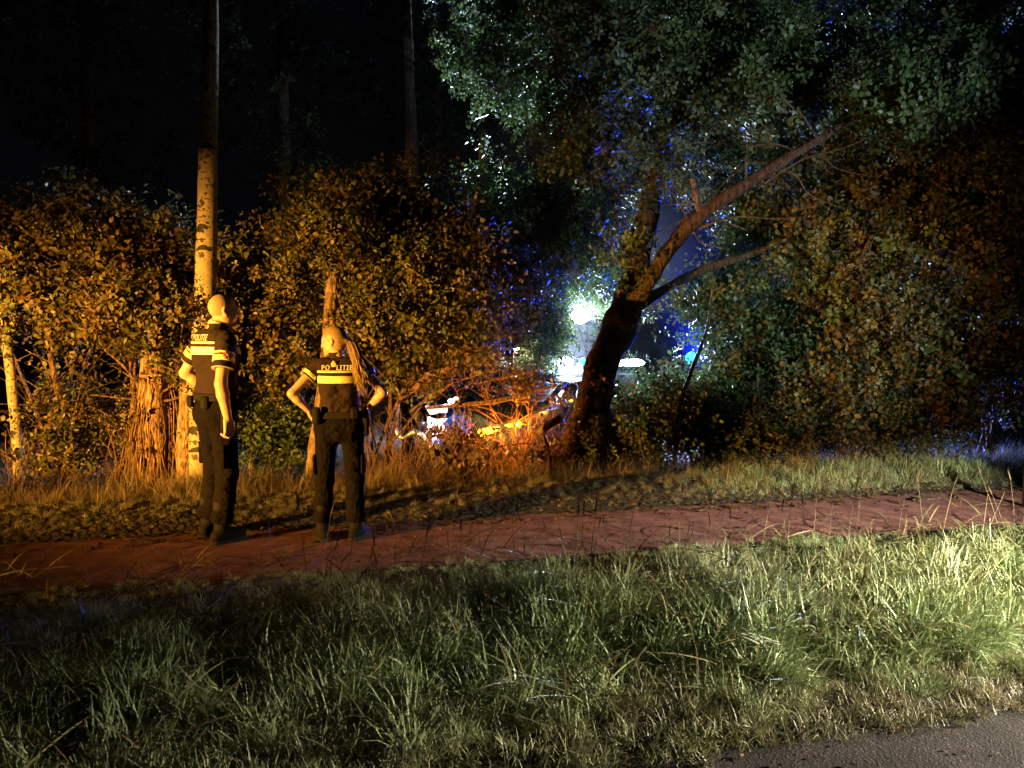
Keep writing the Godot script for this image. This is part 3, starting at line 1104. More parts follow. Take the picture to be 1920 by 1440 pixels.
func make_people():
	# the man: seen from behind and half turned to the right, head turned further right
	var s := 1.87 / 1.80
	var feet := at(413, 1017, 6.05)
	feet.y = 0.0
	var man = officer("person", "bald person in dark short-sleeved uniform, right arm hanging, standing on the path", feet, -0.75, s, {
		"woman": false, "head": Vector3(0.03, 1.742, -0.055), "head_yaw": -0.1, "head_pitch": 0.06, "neck": Vector3(0.005, 1.575, 0.01),
		"sh_l": Vector3(-0.192, 1.515, 0.015), "sh_r": Vector3(0.192, 1.515, 0.02), "el_l": Vector3(-0.33, 1.265, 0.09), "el_r": Vector3(0.262, 1.205, 0.1),
		"wr_l": Vector3(-0.235, 1.115, -0.09), "wr_r": Vector3(0.268, 0.945, 0.055), "fd_l": Vector3(0.55, -0.4, -0.5), "fd_r": Vector3(0.03, -1, -0.12),
		"pn_l": Vector3(0.4, -0.3, 0.5), "pn_r": Vector3(-1, 0, 0.1), "th_l": Vector3(0, 1, 0), "th_r": Vector3(0, 0, -1), "cu_l": 0.5, "cu_r": 0.75,
		"hip_l": Vector3(-0.1, 0.95, 0.01), "hip_r": Vector3(0.1, 0.95, 0.01), "kn_l": Vector3(-0.12, 0.52, -0.03), "kn_r": Vector3(0.11, 0.52, -0.01),
		"an_l": Vector3(-0.13, 0.095, 0.03), "an_r": Vector3(0.125, 0.095, 0.05), "toe_l": Vector3(-0.5, 0, -1), "toe_r": Vector3(-0.15, 0, -1),
		"sleeve": 0.66, "vest_top": 1.6, "band0": 1.415, "band1": 1.475, "thin0": 1.495, "thin1": 1.513, "band_mat": M.band_white, "sleeve_mat": M.band_yellow,
		"sleeve_bands": [[0.42, 0.5], [0.56, 0.76]], "text": [["POLITIE", 0.046, Vector2(-0.02, 1.542), 0.0]],
		"gear": [["holster", Vector3(0.2, 0.95, 0.03), Vector3(0.045, 0.2, 0.09), 0.1], ["pouch", Vector3(-0.13, 1.06, 0.15), Vector3(0.08, 0.09, 0.04), -0.2], ["pouch", Vector3(0.1, 1.06, 0.15), Vector3(0.07, 0.1, 0.04), 0.2],
			["radio", Vector3(0.13, 1.4, -0.16), Vector3(0.06, 0.12, 0.035), 0.0], ["pouch", Vector3(-0.1, 1.28, -0.16), Vector3(0.1, 0.12, 0.045), 0.0], ["pouch", Vector3(0.2, 1.06, -0.07), Vector3(0.05, 0.12, 0.07), 0.0]],
	})
	var mc := Vector3(0.03, 1.742, -0.055)
	var mb := Basis(Vector3.UP, -0.1) * Basis(Vector3.RIGHT, 0.06)
	var ms := new_st()
	add_field(ms, [ell(mc + mb * (Vector3(0, 0.031, 0.013) * s), Vector3(0.0775, 0.0925, 0.0995) * s, 0.0, mb)], 0.006,
		func(q: Vector3):
			var l := mb.transposed() * (q - mc) / s
			return (-0.075 + (0.075 - l.y) * 0.9 - l.z) * s / 1.35)
	put(ms.commit(), "cropped_hair", M.stubble, man)
	# the woman: seen from behind, head turned left, hands on her hips
	s = 1.635 / 1.80
	feet = at(640, 1017, 6.05)
	feet.y = 0.0
	var hy := 1.25
	var wo = officer("person", "blond person with a long ponytail in dark uniform, hands on hips, standing on the path", feet, 0.06, s, {
		"woman": true, "head": Vector3(-0.045, 1.512, -0.03), "head_yaw": hy, "head_pitch": -0.08, "neck": Vector3(-0.01, 1.37, 0.005),
		"sh_l": Vector3(-0.165, 1.322, 0.0), "sh_r": Vector3(0.165, 1.322, 0.0), "el_l": Vector3(-0.335, 1.125, 0.1), "el_r": Vector3(0.335, 1.125, 0.08),
		"wr_l": Vector3(-0.215, 0.985, 0.05), "wr_r": Vector3(0.21, 1.0, -0.01), "fd_l": Vector3(0.35, -0.75, -0.45), "fd_r": Vector3(-0.35, -0.7, -0.5),
		"pn_l": Vector3(0.9, 0.2, 0.3), "pn_r": Vector3(-0.9, 0.2, 0.3), "th_l": Vector3(0.2, 0.4, 0.9), "th_r": Vector3(-0.2, 0.4, 0.9), "cu_l": 0.45, "cu_r": 0.45,
		"hip_l": Vector3(-0.095, 0.84, 0.01), "hip_r": Vector3(0.095, 0.84, 0.01), "kn_l": Vector3(-0.125, 0.46, -0.02), "kn_r": Vector3(0.105, 0.46, -0.02),
		"an_l": Vector3(-0.135, 0.085, 0.03), "an_r": Vector3(0.115, 0.085, 0.02), "toe_l": Vector3(-0.45, 0, -1), "toe_r": Vector3(0.35, 0, -1),
		"sleeve": 0.42, "vest_top": 1.385, "band0": 1.2, "band1": 1.258, "thin0": 1.28, "thin1": 1.297, "band_mat": M.band_yellow, "sleeve_mat": M.band_yellow,
		"sleeve_bands": [[0.6, 0.85]], "text": [["PO", 0.037, Vector2(-0.085, 1.318), 0.0], ["LITIE", 0.037, Vector2(0.055, 1.318), 0.0]], "emblem": Vector2(-0.025, 1.332),
		"gear": [["holster", Vector3(0.2, 0.9, 0.03), Vector3(0.045, 0.2, 0.09), 0.1], ["pouch", Vector3(-0.155, 0.96, 0.12), Vector3(0.06, 0.13, 0.05), -0.4], ["pouch", Vector3(0.13, 0.98, 0.13), Vector3(0.06, 0.09, 0.04), 0.3],
			["radio", Vector3(0.12, 1.2, -0.16), Vector3(0.055, 0.11, 0.035), 0.0]],
	})
	var hc := Vector3(-0.045, 1.512, -0.03)
	var hb := Basis(Vector3.UP, hy) * Basis(Vector3.RIGHT, -0.08)
	var st := new_st()
	var L := func(c: Vector3): return hc + hb * (c * s)
	add_field(st, [ell(L.call(Vector3(0, 0.036, 0.016)), Vector3(0.084, 0.095, 0.104) * s, 0.02, hb), ell(L.call(Vector3(0, -0.02, 0.055)), Vector3(0.07, 0.07, 0.06) * s, 0.03, hb), cap(L.call(Vector3(0, 0.0, 0.1)), L.call(Vector3(0, -0.01, 0.14)), 0.03 * s, 0.02 * s, 0.03)], 0.006,
		func(q: Vector3):
			var l := hb.transposed() * (q - hc) / s
			return (-0.085 + (0.08 - l.y) * 0.906 - l.z) * s / 1.35)
	var hr = put(st.commit(), "hair", M.hair, wo)
	st = new_st()
	lathe(st, [[0.02 * s, -0.012], [0.028 * s, -0.008], [0.028 * s, 0.008], [0.02 * s, 0.012]], 10, Transform3D(Basis(Quaternion(Vector3.UP, (hb * Vector3(0, -0.1, 1)).normalized())), L.call(Vector3(0, -0.01, 0.142))))
	put(st.commit(), "hair_tie", M.plastic, hr)
	var pr := RandomNumberGenerator.new()
	pr.seed = 8
	st = new_st()
	for i in 220:   # fine strands of the ponytail, over the right shoulder
		var a := pr.randf() * TAU
		var r := sqrt(pr.randf()) * 0.024
		var c := Vector3(cos(a) * r, 0, sin(a) * r)
		var kk := pr.randf_range(0.6, 1.5)
		var p0: Vector3 = L.call(Vector3(0, -0.01, 0.145)) + c * 0.5
		var j1 := Vector3(pr.randf_range(-0.012, 0.012), pr.randf_range(-0.02, 0.02), pr.randf_range(-0.01, 0.01))
		var end := Vector3(0.195 + c.x * 1.6, 1.19 + pr.randf_range(-0.09, 0.13), 0.14 + c.z)
		var pts := [p0, Vector3(0.105, 1.49, 0.04) + c * 1.1 + j1, Vector3(0.142, 1.41, 0.095) + c * 1.5 + j1, Vector3(0.172, 1.28, 0.125) + c * 1.9 - j1, end]
		if pr.randf() < 0.12:
			pts[3] += Vector3(pr.randf_range(-0.03, 0.04), 0, 0.02)
			pts[4] += Vector3(pr.randf_range(-0.05, 0.06), 0.02, 0.02)
		tube(st, pts, [0.0025, 0.0032, 0.0032, 0.0028, 0.0006], 4, Color(kk * 1.6, kk * 1.9, kk * 2.4), 0.0, 1.0, 4)
	put(st.commit(), "ponytail", M.hair, hr)
# ------------------------------------------------------------------ vehicles and lamps
# rings of a body lofted along x (forward): each ring [x, half width, sill y, belt y, roof half width, roof y]
func loft(st: SurfaceTool, rings: Array, closed_ends := true, dent := 0.0, dent_from := 99.0):
	var rows := []
	for r in rings:
		var row := []
		var x: float = r[0]
		var hw: float = r[1]
		var y0: float = r[2]
		var y1: float = r[3]
		for q in [[-0.86, 0.0], [-0.97, 0.12], [-1.0, 0.45], [-0.985, 0.8], [-0.93, 0.95], [-0.78, 1.0], [-0.4, 1.025], [0.0, 1.03], [0.4, 1.025], [0.78, 1.0], [0.93, 0.95], [0.985, 0.8], [1.0, 0.45], [0.97, 0.12], [0.86, 0.0]]:
			var p := Vector3(x, lerpf(y0, y1, q[1]), hw * q[0])
			if dent > 0.0 and x > dent_from:
				var k := (x - dent_from) / 0.9
				p += Vector3(bump.get_noise_3dv(p * 6.0), bump.get_noise_3dv(p * 7.0 + Vector3(9, 0, 0)), bump.get_noise_3dv(p * 5.0 + Vector3(0, 9, 0))) * dent * k
				p.x -= k * 0.25 * maxf(0.0, p.z + 0.2)
			row.append(p)
		row.append(row[0])
		rows.append(row)
	st.set_color(Color.WHITE)
	st.set_smooth_group(-1)
	for i in rows.size() - 1:
		for j in rows[i].size() - 1:
			for q in [[0, 0], [0, 1], [1, 1], [0, 0], [1, 1], [1, 0]]:
				st.add_vertex(rows[i][q[0] * 0 + j + q[1]] if q[0] == 0 else rows[i + 1][j + q[1]])
	if closed_ends:
		for e in [0, rows.size() - 1]:
			var c := Vector3.ZERO
			for p in rows[e]:
				c += p
			c /= rows[e].size()
			for j in rows[e].size() - 1:
				st.add_vertex(c)
				st.add_vertex(rows[e][j])
				st.add_vertex(rows[e][j + 1])

func sheet(st: SurfaceTool, a: Vector3, b: Vector3, c: Vector3, d: Vector3, thick := 0.006, crumple := 0.0, n := 1):   # a-b-c-d round a thin plate
	st.set_smooth_group(-1)
	st.set_color(Color.WHITE)
	var nn := (b - a).cross(d - a).normalized() * thick
	for face in 2:
		for i in n:
			for j in n:
				var q := []
				for o in [[0, 0], [1, 0], [1, 1], [0, 0], [1, 1], [0, 1]]:
					var u := float(i + o[0]) / n
					var v := float(j + o[1]) / n
					var p := a.lerp(b, u).lerp(d.lerp(c, u), v)
					if crumple > 0.0:
						p += nn.normalized() * bump.get_noise_3dv(p * 8.0) * crumple + (b - a).normalized() * bump.get_noise_3dv(p * 9.0 + Vector3(7, 7, 7)) * crumple * 0.6
					q.append(p + nn * face)
				for p in q:
					st.add_vertex(p)
	var ring := [a, b, c, d, a]
	for i in 4:
		if crumple > 0.0:
			break
		for p in [ring[i], ring[i + 1], ring[i + 1] + nn, ring[i], ring[i + 1] + nn, ring[i] + nn]:
			st.add_vertex(p)

func wheel(o, c: Vector3, r: float, w: float, side: float):
	var st := new_st()
	var xf := Transform3D(Basis(Vector3.RIGHT, PI * 0.5 * side), c)
	lathe(st, [[r * 0.64, -w * 0.5], [r * 0.93, -w * 0.5], [r, -w * 0.36], [r, w * 0.36], [r * 0.93, w * 0.5], [r * 0.64, w * 0.5]], 24, xf)
	var wh = put(st.commit(), "wheel", M.tyre, o)
	st = new_st()
	lathe(st, [[0.0, w * 0.3], [r * 0.16, w * 0.32], [r * 0.2, w * 0.25]], 12, xf)
	for k in 5:
		chamfer_box(st, Vector3(r * 0.5, 0.02, r * 0.16), xf * Transform3D(Basis(Vector3.UP, TAU * k / 5.0), Vector3.ZERO) * Transform3D(Basis(), Vector3(r * 0.4, w * 0.27, 0)), 0.006)
	lathe(st, [[r * 0.6, w * 0.2], [r * 0.6, w * 0.42], [r * 0.66, w * 0.44], [r * 0.66, -w * 0.4]], 24, xf)
	put(st.commit(), "rim", M.steel, wh)

func omni(o, called: String, pos: Vector3, c: Color, e: float, size := 0.05):
	var l := OmniLight3D.new()
	l.name = called
	l.light_color = c
	l.light_energy = e
	l.light_size = size
	l.omni_range = 60.0
	l.omni_attenuation = 2.0
	l.shadow_enabled = true
	o.add_child(l, true)
	l.position = pos
	return l

func spot(o, called: String, pos: Vector3, target: Vector3, c: Color, e: float, angle: float, blend: float, size := 0.04):
	var l := SpotLight3D.new()
	l.name = called
	l.light_color = c
	l.light_energy = e
	l.light_size = size
	l.spot_angle = angle
	l.spot_angle_attenuation = blend
	l.spot_range = 80.0
	l.spot_attenuation = 2.0
	l.shadow_enabled = true
	o.add_child(l, true)
	l.position = pos
	l.transform = Transform3D(Basis.looking_at(target - pos, Vector3.UP), pos)
	return l

func make_wreck():
	# car frame: x forward, y up, z to the car's right
	var o = thing("wrecked_car", "dark blue wrecked car with crushed nose and glowing amber indicator under the branches", "car")
	var lf := at(938, 806, 9.75)                    # left headlamp
	var fwd := Vector3(-0.52, 0.02, 0.852).normalized()
	var right := fwd.cross(Vector3.UP).normalized()
	right = (right + Vector3(0, 0.06, 0)).normalized()
	var up := right.cross(fwd).normalized()
	var bs := Basis(fwd, up, right)
	o.transform = Transform3D(bs, lf - bs * Vector3(1.95, 0.66, -0.72))
	var st := new_st()
	loft(st, [[-2.1, 0.72, 0.38, 0.82], [-2.0, 0.83, 0.25, 0.9], [-1.4, 0.88, 0.2, 0.93], [-0.4, 0.89, 0.2, 0.92], [0.5, 0.89, 0.2, 0.9], [0.95, 0.88, 0.2, 0.88], [1.4, 0.87, 0.22, 0.82], [1.75, 0.84, 0.25, 0.76], [1.98, 0.76, 0.3, 0.66], [2.06, 0.6, 0.34, 0.56]], true, 0.3, 1.1)
	st.generate_normals()
	var body = put(st.commit(), "body", M.paint, o)
	# bonnet, sprung open and folded
	st = new_st()
	sheet(st, Vector3(0.85, 0.95, -0.66), Vector3(0.85, 0.95, 0.66), Vector3(1.75, 1.1, 0.6), Vector3(1.72, 0.94, -0.62), 0.012, 0.16, 9)
	st.generate_normals()
	put(st.commit(), "bonnet", M.paint, o)
	# cabin: roof, pillars, panes
	st = new_st()
	sheet(st, Vector3(-1.25, 1.14, -0.56), Vector3(-1.25, 1.14, 0.56), Vector3(0.05, 1.16, 0.58), Vector3(0.05, 1.16, -0.58), 0.03, 0.04, 6)
	st.generate_normals()
	put(st.commit(), "roof", M.paint, o)
	for sz in [-1.0, 1.0]:
		for pl in [[Vector3(0.95, 0.9, 0.78), Vector3(0.05, 1.15, 0.58)], [Vector3(-0.35, 0.92, 0.82), Vector3(-0.45, 1.15, 0.57)], [Vector3(-1.9, 0.92, 0.76), Vector3(-1.25, 1.14, 0.55)]]:
			var a: Vector3 = pl[0] * Vector3(1, 1, sz)
			var b: Vector3 = pl[1] * Vector3(1, 1, sz)
			put(tube_mesh([a, a.lerp(b, 0.5) + Vector3(0, 0.03, 0), b], [0.045, 0.04, 0.04], 6), "pillar", M.paint, o)
		st = new_st()
		sheet(st, Vector3(0.8, 0.93, 0.79 * sz), Vector3(-0.32, 0.94, 0.82 * sz), Vector3(-0.43, 1.11, 0.59 * sz), Vector3(0.1, 1.11, 0.6 * sz), 0.005)
		st.generate_normals()
		put(st.commit(), "side_window", M.glass, o)
		st = new_st()
		sheet(st, Vector3(-0.4, 0.94, 0.82 * sz), Vector3(-1.75, 0.94, 0.77 * sz), Vector3(-1.25, 1.1, 0.57 * sz), Vector3(-0.5, 1.11, 0.59 * sz), 0.005)
		st.generate_normals()
		put(st.commit(), "side_window", M.glass, o)
		wheel(o, Vector3(1.32, 0.3, 0.79 * sz), 0.31, 0.2, sz)
		wheel(o, Vector3(-1.3, 0.3, 0.79 * sz), 0.31, 0.2, sz)
		# mirror with its amber repeater
		st = new_st()
		add_field(st, [ell(Vector3(0.62, 1.0, 0.97 * sz), Vector3(0.06, 0.08, 0.11), 0.0), cap(Vector3(0.66, 0.95, 0.86 * sz), Vector3(0.63, 0.97, 0.95 * sz), 0.025, 0.025, 0.03)], 0.014)
		var mi = put(st.commit(), "mirror", M.paint, o)
		if sz < 0.0:
			st = new_st()
			add_field(st, [ell(Vector3(0.69, 0.99, -1.02), Vector3(0.015, 0.016, 0.03), 0.0)], 0.006)
			put(st.commit(), "indicator_light", glow(Color(1.0, 0.5, 0.16), 9.0), mi)
			omni(mi, "indicator_lamp", Vector3(0.74, 0.99, -1.03), Color(1.0, 0.55, 0.15), 0.25, 0.02)
	st = new_st()
	sheet(st, Vector3(0.93, 0.93, -0.74), Vector3(0.93, 0.93, 0.74), Vector3(0.08, 1.14, 0.54), Vector3(0.08, 1.14, -0.54), 0.006)
	st.generate_normals()
	put(st.commit(), "windscreen", M.glass, o)
	# seats, dashboard
	for sz in [-0.38, 0.38]:
		st = new_st()
		add_field(st, [cap(Vector3(-0.35, 0.5, sz), Vector3(0.05, 0.5, sz), 0.14, 0.13, 0.05), cap(Vector3(-0.35, 0.55, sz), Vector3(-0.55, 1.05, sz), 0.13, 0.1, 0.05), cap(Vector3(-0.56, 1.02, sz), Vector3(-0.57, 1.06, sz), 0.08, 0.07, 0.02)], 0.03)
		put(st.commit(), "seat", M.dark, o)
	put(box_mesh(Vector3(0.35, 0.16, 1.35), 0.05), "dashboard", M.dark, o).position = Vector3(0.75, 0.86, 0)
	# headlamps; the left one has a lit amber strip along its edge
	for sz in [-1.0, 1.0]:
		st = new_st()
		add_field(st, [cap(Vector3(1.94, 0.6, 0.48 * sz), Vector3(1.72, 0.72, 0.8 * sz), 0.055, 0.075, 0.0)], 0.015)
		var hl = put(st.commit(), "headlight", M.bare, o)
		if sz < 0.0:
			st = new_st()
			var pts := [Vector3(2.03, 0.6, -0.47), Vector3(2.0, 0.635, -0.58), Vector3(1.935, 0.675, -0.7), Vector3(1.83, 0.72, -0.82), Vector3(1.68, 0.765, -0.9)]
			tube(st, pts.slice(0, 3), [0.045, 0.04, 0.03], 8, Color.WHITE, 0.0, 1.0, 2)
			put(st.commit(), "indicator_light", glow(Color(1.0, 0.6, 0.13), 22.0), hl)
			st = new_st()
			tube(st, [pts[2], pts[2].lerp(pts[3], 0.5), pts[3]], [0.03, 0.036, 0.028], 8, Color.WHITE, 0.0, 1.0, 2)
			put(st.commit(), "indicator_light", glow(Color(1.0, 0.57, 0.1), 16.0), hl)
			omni(hl, "indicator_lamp", Vector3(2.12, 0.64, -0.72), Color(1.0, 0.55, 0.12), 3.0, 0.06)
			omni(hl, "indicator_lamp", Vector3(1.85, 0.76, -0.98), Color(1.0, 0.55, 0.12), 1.6, 0.06)
	# torn bumper bars and a buckled pale wing at the right front corner
	var W := func(px: float, py: float, dp: float): return o.transform.affine_inverse() * at(px, py, dp)
	st = new_st()
	tube(st, [W.call(735, 792, 9.75), W.call(748, 818, 9.7), W.call(757, 822, 9.68)], [0.02, 0.026, 0.022], 6, Color.WHITE, 0.5)
	tube(st, [W.call(757, 821, 9.68), W.call(775, 810, 9.62), W.call(792, 815, 9.6), W.call(808, 840, 9.6)], [0.022, 0.032, 0.026, 0.02], 6, Color.WHITE, 0.5)
	put(st.commit(), "bumper_bar", M.bare, o)
	st = new_st()
	sheet(st, W.call(794, 783, 9.85), W.call(832, 786, 9.95), W.call(826, 822, 9.85), W.call(812, 836, 9.7), 0.01, 0.2, 10)
	st.generate_normals()
	put(st.commit(), "buckled_wing", M.white_paint, o)
	st = new_st()
	sheet(st, W.call(797, 766, 9.95), W.call(833, 762, 10.05), W.call(836, 772, 10.0), W.call(806, 776, 9.9), 0.01, 0.12, 7)
	st.generate_normals()
	put(st.commit(), "torn_panel", M.white_paint, o)
	st = new_st()
	add_field(st, [ell(W.call(855, 747, 9.5), Vector3(0.03, 0.02, 0.03), 0.0), ell(W.call(846, 752, 9.55), Vector3(0.05, 0.03, 0.04), 0.02)], 0.008)
	var bh = put(st.commit(), "broken_headlight", glow(Color(0.85, 0.92, 1.0), 2.5), o)
	spot(bh, "broken_headlight_beam", W.call(851, 753, 9.44), W.call(806, 806, 9.8), Color(0.72, 0.84, 1.0), 2.6, 55.0, 0.7, 0.03)
	st = new_st()
	sheet(st, W.call(808, 828, 9.7), W.call(826, 822, 9.8), W.call(858, 862, 9.6), W.call(842, 866, 9.5), 0.01, 0.08, 6)
	st.generate_normals()
	put(st.commit(), "bent_sill_panel", M.paint, o)
	return o

func van(called: String, label: String, pos: Vector3, turn: float):
	# front of the vehicle faces +z
	pos.y = ground_y(pos.x, pos.z)
	var o = thing(called, label, "van", pos, turn)
	var st := new_st()
	var rings := []
	for r in [[2.2, 0.8, 0.5, 0.85], [2.12, 0.9, 0.36, 1.05], [1.6, 0.94, 0.32, 1.15], [1.2, 0.95, 0.32, 1.2], [0.5, 0.95, 0.32, 2.05], [0.2, 0.95, 0.32, 2.15], [-2.6, 0.95, 0.32, 2.15], [-2.7, 0.9, 0.4, 2.05]]:
		rings.push_front(r)
	loft(st, rings)
	st.generate_normals()
	var b = put(st.commit(), "body", M.van_paint, o)
	b.rotation.y = -PI / 2
	st = new_st()
	sheet(st, Vector3(-0.78, 1.24, 1.22), Vector3(0.78, 1.24, 1.22), Vector3(0.7, 1.98, 0.6), Vector3(-0.7, 1.98, 0.6), 0.01)
	st.generate_normals()
	put(st.commit(), "windscreen", M.dark, o).position = Vector3(0, 0.0, 0.02)
	for sx in [-1.0, 1.0]:
		for z in [1.3, -1.7]:
			var st2 := new_st()
			var xf := Transform3D(Basis(Vector3.BACK, -PI * 0.5 * sx), Vector3(sx * 0.86, 0.34, z))
			lathe(st2, [[0.2, -0.11], [0.31, -0.11], [0.34, -0.07], [0.34, 0.07], [0.31, 0.11], [0.2, 0.11]], 20, xf)
			var wh = put(st2.commit(), "wheel", M.tyre, o)
			st2 = new_st()
			lathe(st2, [[0.0, 0.09], [0.19, 0.06], [0.205, 0.1], [0.205, -0.1]], 16, xf)
			put(st2.commit(), "rim", M.steel, wh)
		st = new_st()
		sheet(st, Vector3(sx * 0.963, 1.22, 1.0), Vector3(sx * 0.963, 1.22, 0.05), Vector3(sx * 0.945, 1.85, 0.05), Vector3(sx * 0.945, 1.85, 0.5), 0.008)
		st.generate_normals()
		put(st.commit(), "side_window", M.dark, o)
		put(box_mesh(Vector3(0.14, 0.26, 0.09), 0.03), "mirror", M.plastic, o).position = Vector3(sx * 1.08, 1.35, 0.95)
	put(box_mesh(Vector3(1.0, 0.16, 0.03), 0.01), "grille", M.plastic, o).position = Vector3(0, 0.72, 2.21)
	put(box_mesh(Vector3(1.75, 0.2, 0.12), 0.04), "bumper", M.plastic, o).position = Vector3(0, 0.48, 2.2)
	return o

func lens_disc(o, called: String, pos: Vector3, r: float, c: Color, e: float, squash := 1.0):
	var st := new_st()
	add_field(st, [ell(Vector3.ZERO, Vector3(r, r * squash, r * 0.4), 0.0)], maxf(r * 0.14, 0.006))
	var m = put(st.commit(), called, glow(c, e), o)
	m.position = pos
	return m
# ------------------------------------------------------------------ the scene
func blob(px: float, py: float, dp: float, rx: float, ry: float, rz: float, n: int) -> Array:
	return [at(px, py, dp), Vector3(rx, ry, rz), n]

func shuttered_lamp(called: String, label: String, pos: Vector3, yaw: float, up: float, down: float, half: float, c: Color, e: float, D: float, led: float, aim: float, cone: float):
	# a lamp in a housing whose front shutter lets out a letterbox beam; faces -z before the turn
	var o = thing(called, label, "lamp", Vector3(pos.x, ground_y(pos.x, pos.z), pos.z), yaw)
	var h: float = pos.y - o.position.y
	var w := D * tan(half)
	var t := D * up
	var b := D * down
	var st := new_st()
	for q in [[Vector3(1.0, 0.02, D + 0.1), Vector3(0, 0.3, -D / 2)], [Vector3(1.0, 0.02, D + 0.1), Vector3(0, -0.3, -D / 2)], [Vector3(0.02, 0.58, D + 0.1), Vector3(-0.49, 0, -D / 2)], [Vector3(0.02, 0.58, D + 0.1), Vector3(0.49, 0, -D / 2)], [Vector3(0.96, 0.58, 0.02), Vector3(0, 0, 0.04)]]:
		chamfer_box(st, q[0], Transform3D(Basis(), q[1] + Vector3(0, h, 0)), 0.002)
	if up > 0.0:   # an upper flap close to the bulb: the beam fades out upwards
		chamfer_box(st, Vector3(0.96, 0.28 - 0.26 * up, 0.006), Transform3D(Basis(), Vector3(0, h + (0.28 + 0.26 * up) / 2, -0.26)), 0.001)
		t = D * 0.45
	for q in [[t, 0.29, -0.48, 0.48], [-0.29, -b, -0.48, 0.48], [-b, t, -0.48, -w], [-b, t, w, 0.48]]:
		if q[1] - q[0] > 0.005 and q[3] - q[2] > 0.005:
			chamfer_box(st, Vector3(q[3] - q[2], q[1] - q[0], 0.012), Transform3D(Basis(), Vector3((q[2] + q[3]) / 2, h + (q[0] + q[1]) / 2, -D)), 0.001)
	put(st.commit(), "housing", M.dark, o)
	for k in 3:
		var a := TAU * k / 3.0
		put(tube_mesh([Vector3(0, h - 0.32, -D / 2), Vector3(cos(a) * 0.4, 0.0, sin(a) * 0.4 - D / 2)], [0.018, 0.018], 6), "leg", M.plastic, o)
	lens_disc(o, "bulb", Vector3(0, h, 0.0), led + 0.002, c, 20.0)
	spot(o, "beam", Vector3(0, h, 0), Vector3(-sin(aim) * 5.0, h, -cos(aim) * 5.0), c, e, cone, 1.0, led)
	return o

func _ready():
	# ---- camera, sky, exposure, light
	var cam := Camera3D.new()
	cam.name = "camera"
	cam.position = Vector3(0, EYE, 0)
	cam.rotation.x = PITCH
	cam.fov = rad_to_deg(2.0 * atan(720.0 / FOCAL))
	cam.near = 0.05
	cam.far = 400.0
	add_child(cam)
	cam.current = true
	var env := Environment.new()
	env.background_mode = Environment.BG_SKY
	var sky := ProceduralSkyMaterial.new()
	sky.sky_top_color = Color(0.012, 0.014, 0.018)
	sky.sky_horizon_color = Color(0.02, 0.022, 0.028)
	sky.ground_bottom_color = Color(0.01, 0.01, 0.01)
	sky.ground_horizon_color = Color(0.015, 0.015, 0.018)
	var sk := Sky.new()
	sk.sky_material = sky
	env.sky = sk
	env.background_energy_multiplier = 1.0
	env.tonemap_mode = Environment.TONE_MAPPER_LINEAR
	env.tonemap_exposure = 1.0
	env.volumetric_fog_enabled = true
	env.volumetric_fog_density = 0.0
	env.sdfgi_enabled = true
	env.ssao_enabled = true
	env.ssil_enabled = true
	var we := WorldEnvironment.new()
	we.name = "world_environment"
	we.environment = env
	add_child(we)

	rng.seed = 4242
	bump.seed = 3
	bump.frequency = 0.35
	bump.fractal_octaves = 3
	patch.seed = 12
	patch.frequency = 0.25
	make_materials()

	# the lamps outside the frame: amber from the left, white from the right
	shuttered_lamp("amber_work_lamp", "black box lamp on a tripod throwing an amber beam from the road", Vector3(-8.0, 1.0, -0.6), deg_to_rad(-33.0), 0.19, 0.122, deg_to_rad(25.0), Color(1.0, 0.69, 0.25), 560.0, 0.6, 0.024, deg_to_rad(9.0), 47.0)
	shuttered_lamp("white_work_lamp", "black box lamp on a tripod throwing a white beam low over the grass", Vector3(5.0, 0.92, -3.1), deg_to_rad(52.0), -0.148, 0.99, deg_to_rad(80.0), Color(1.0, 0.96, 0.84), 118.0, 0.3, 0.014, 0.0, 75.0)
	var tl = thing("tree_floodlight", "small round floodlight on a pole tilted up at the tree crown", "lamp", Vector3(5.6, 0.0, -1.6))
	put(tube_mesh([Vector3(0, 0, 0), Vector3(0, 1.5, 0)], [0.02, 0.02], 8), "pole", M.plastic, tl)
	var up_dir := (Vector3(1.6, 5.6, -10.6) - Vector3(5.6, 1.6, -1.6)).normalized()
	var hst := new_st()
	lathe(hst, [[0.13, 0.03], [0.12, 0.0], [0.1, -0.1], [0.03, -0.13]], 16, Transform3D(Basis(Quaternion(Vector3.UP, up_dir)), Vector3(0, 1.6, 0)))
	put(hst.commit(), "housing", M.plastic, tl)
	lens_disc(tl, "lamp_glass", Vector3(0, 1.6, 0) + up_dir * 0.02, 0.09, Color(0.85, 0.95, 1.0), 6.0)
	spot(tl, "beam", Vector3(0, 1.6, 0) + up_dir * 0.12, Vector3(0, 1.6, 0) + up_dir * 5.0, Color(0.88, 0.95, 1.0), 66.0, 18.5, 1.0, 0.08)
	spot(tl, "low_beam", Vector3(-0.1, 1.6, -0.2), Vector3(-2.2, 1.9, -8.3), Color(0.9, 1.0, 0.95), 75.0, 12.5, 0.9, 0.08)
	holes = [[1060, 683, 54], [1087, 593, 54], [390, 490, 30], [391, 440, 28], [393, 390, 28], [388, 540, 26], [1092, 680, 50], [1185, 680, 66], [1210, 690, 50], [1295, 672, 62], [12, 600, 34], [18, 660, 34], [24, 720, 34], [30, 780, 32], [34, 840, 30], [100, 690, 34], [90, 655, 62], [168, 655, 46], [250, 650, 34], [330, 640, 34], [330, 700, 26], [100, 780, 30], [200, 730, 34], [1280, 440, 70], [1240, 500, 60], [1330, 470, 40], [1220, 600, 40], [860, 745, 50], [965, 655, 35], [940, 800, 70], [1040, 737, 30], [800, 800, 45]]

	make_ground()
	make_trees()
	make_grass()
	make_people()
	make_vehicles()
	make_small_things()

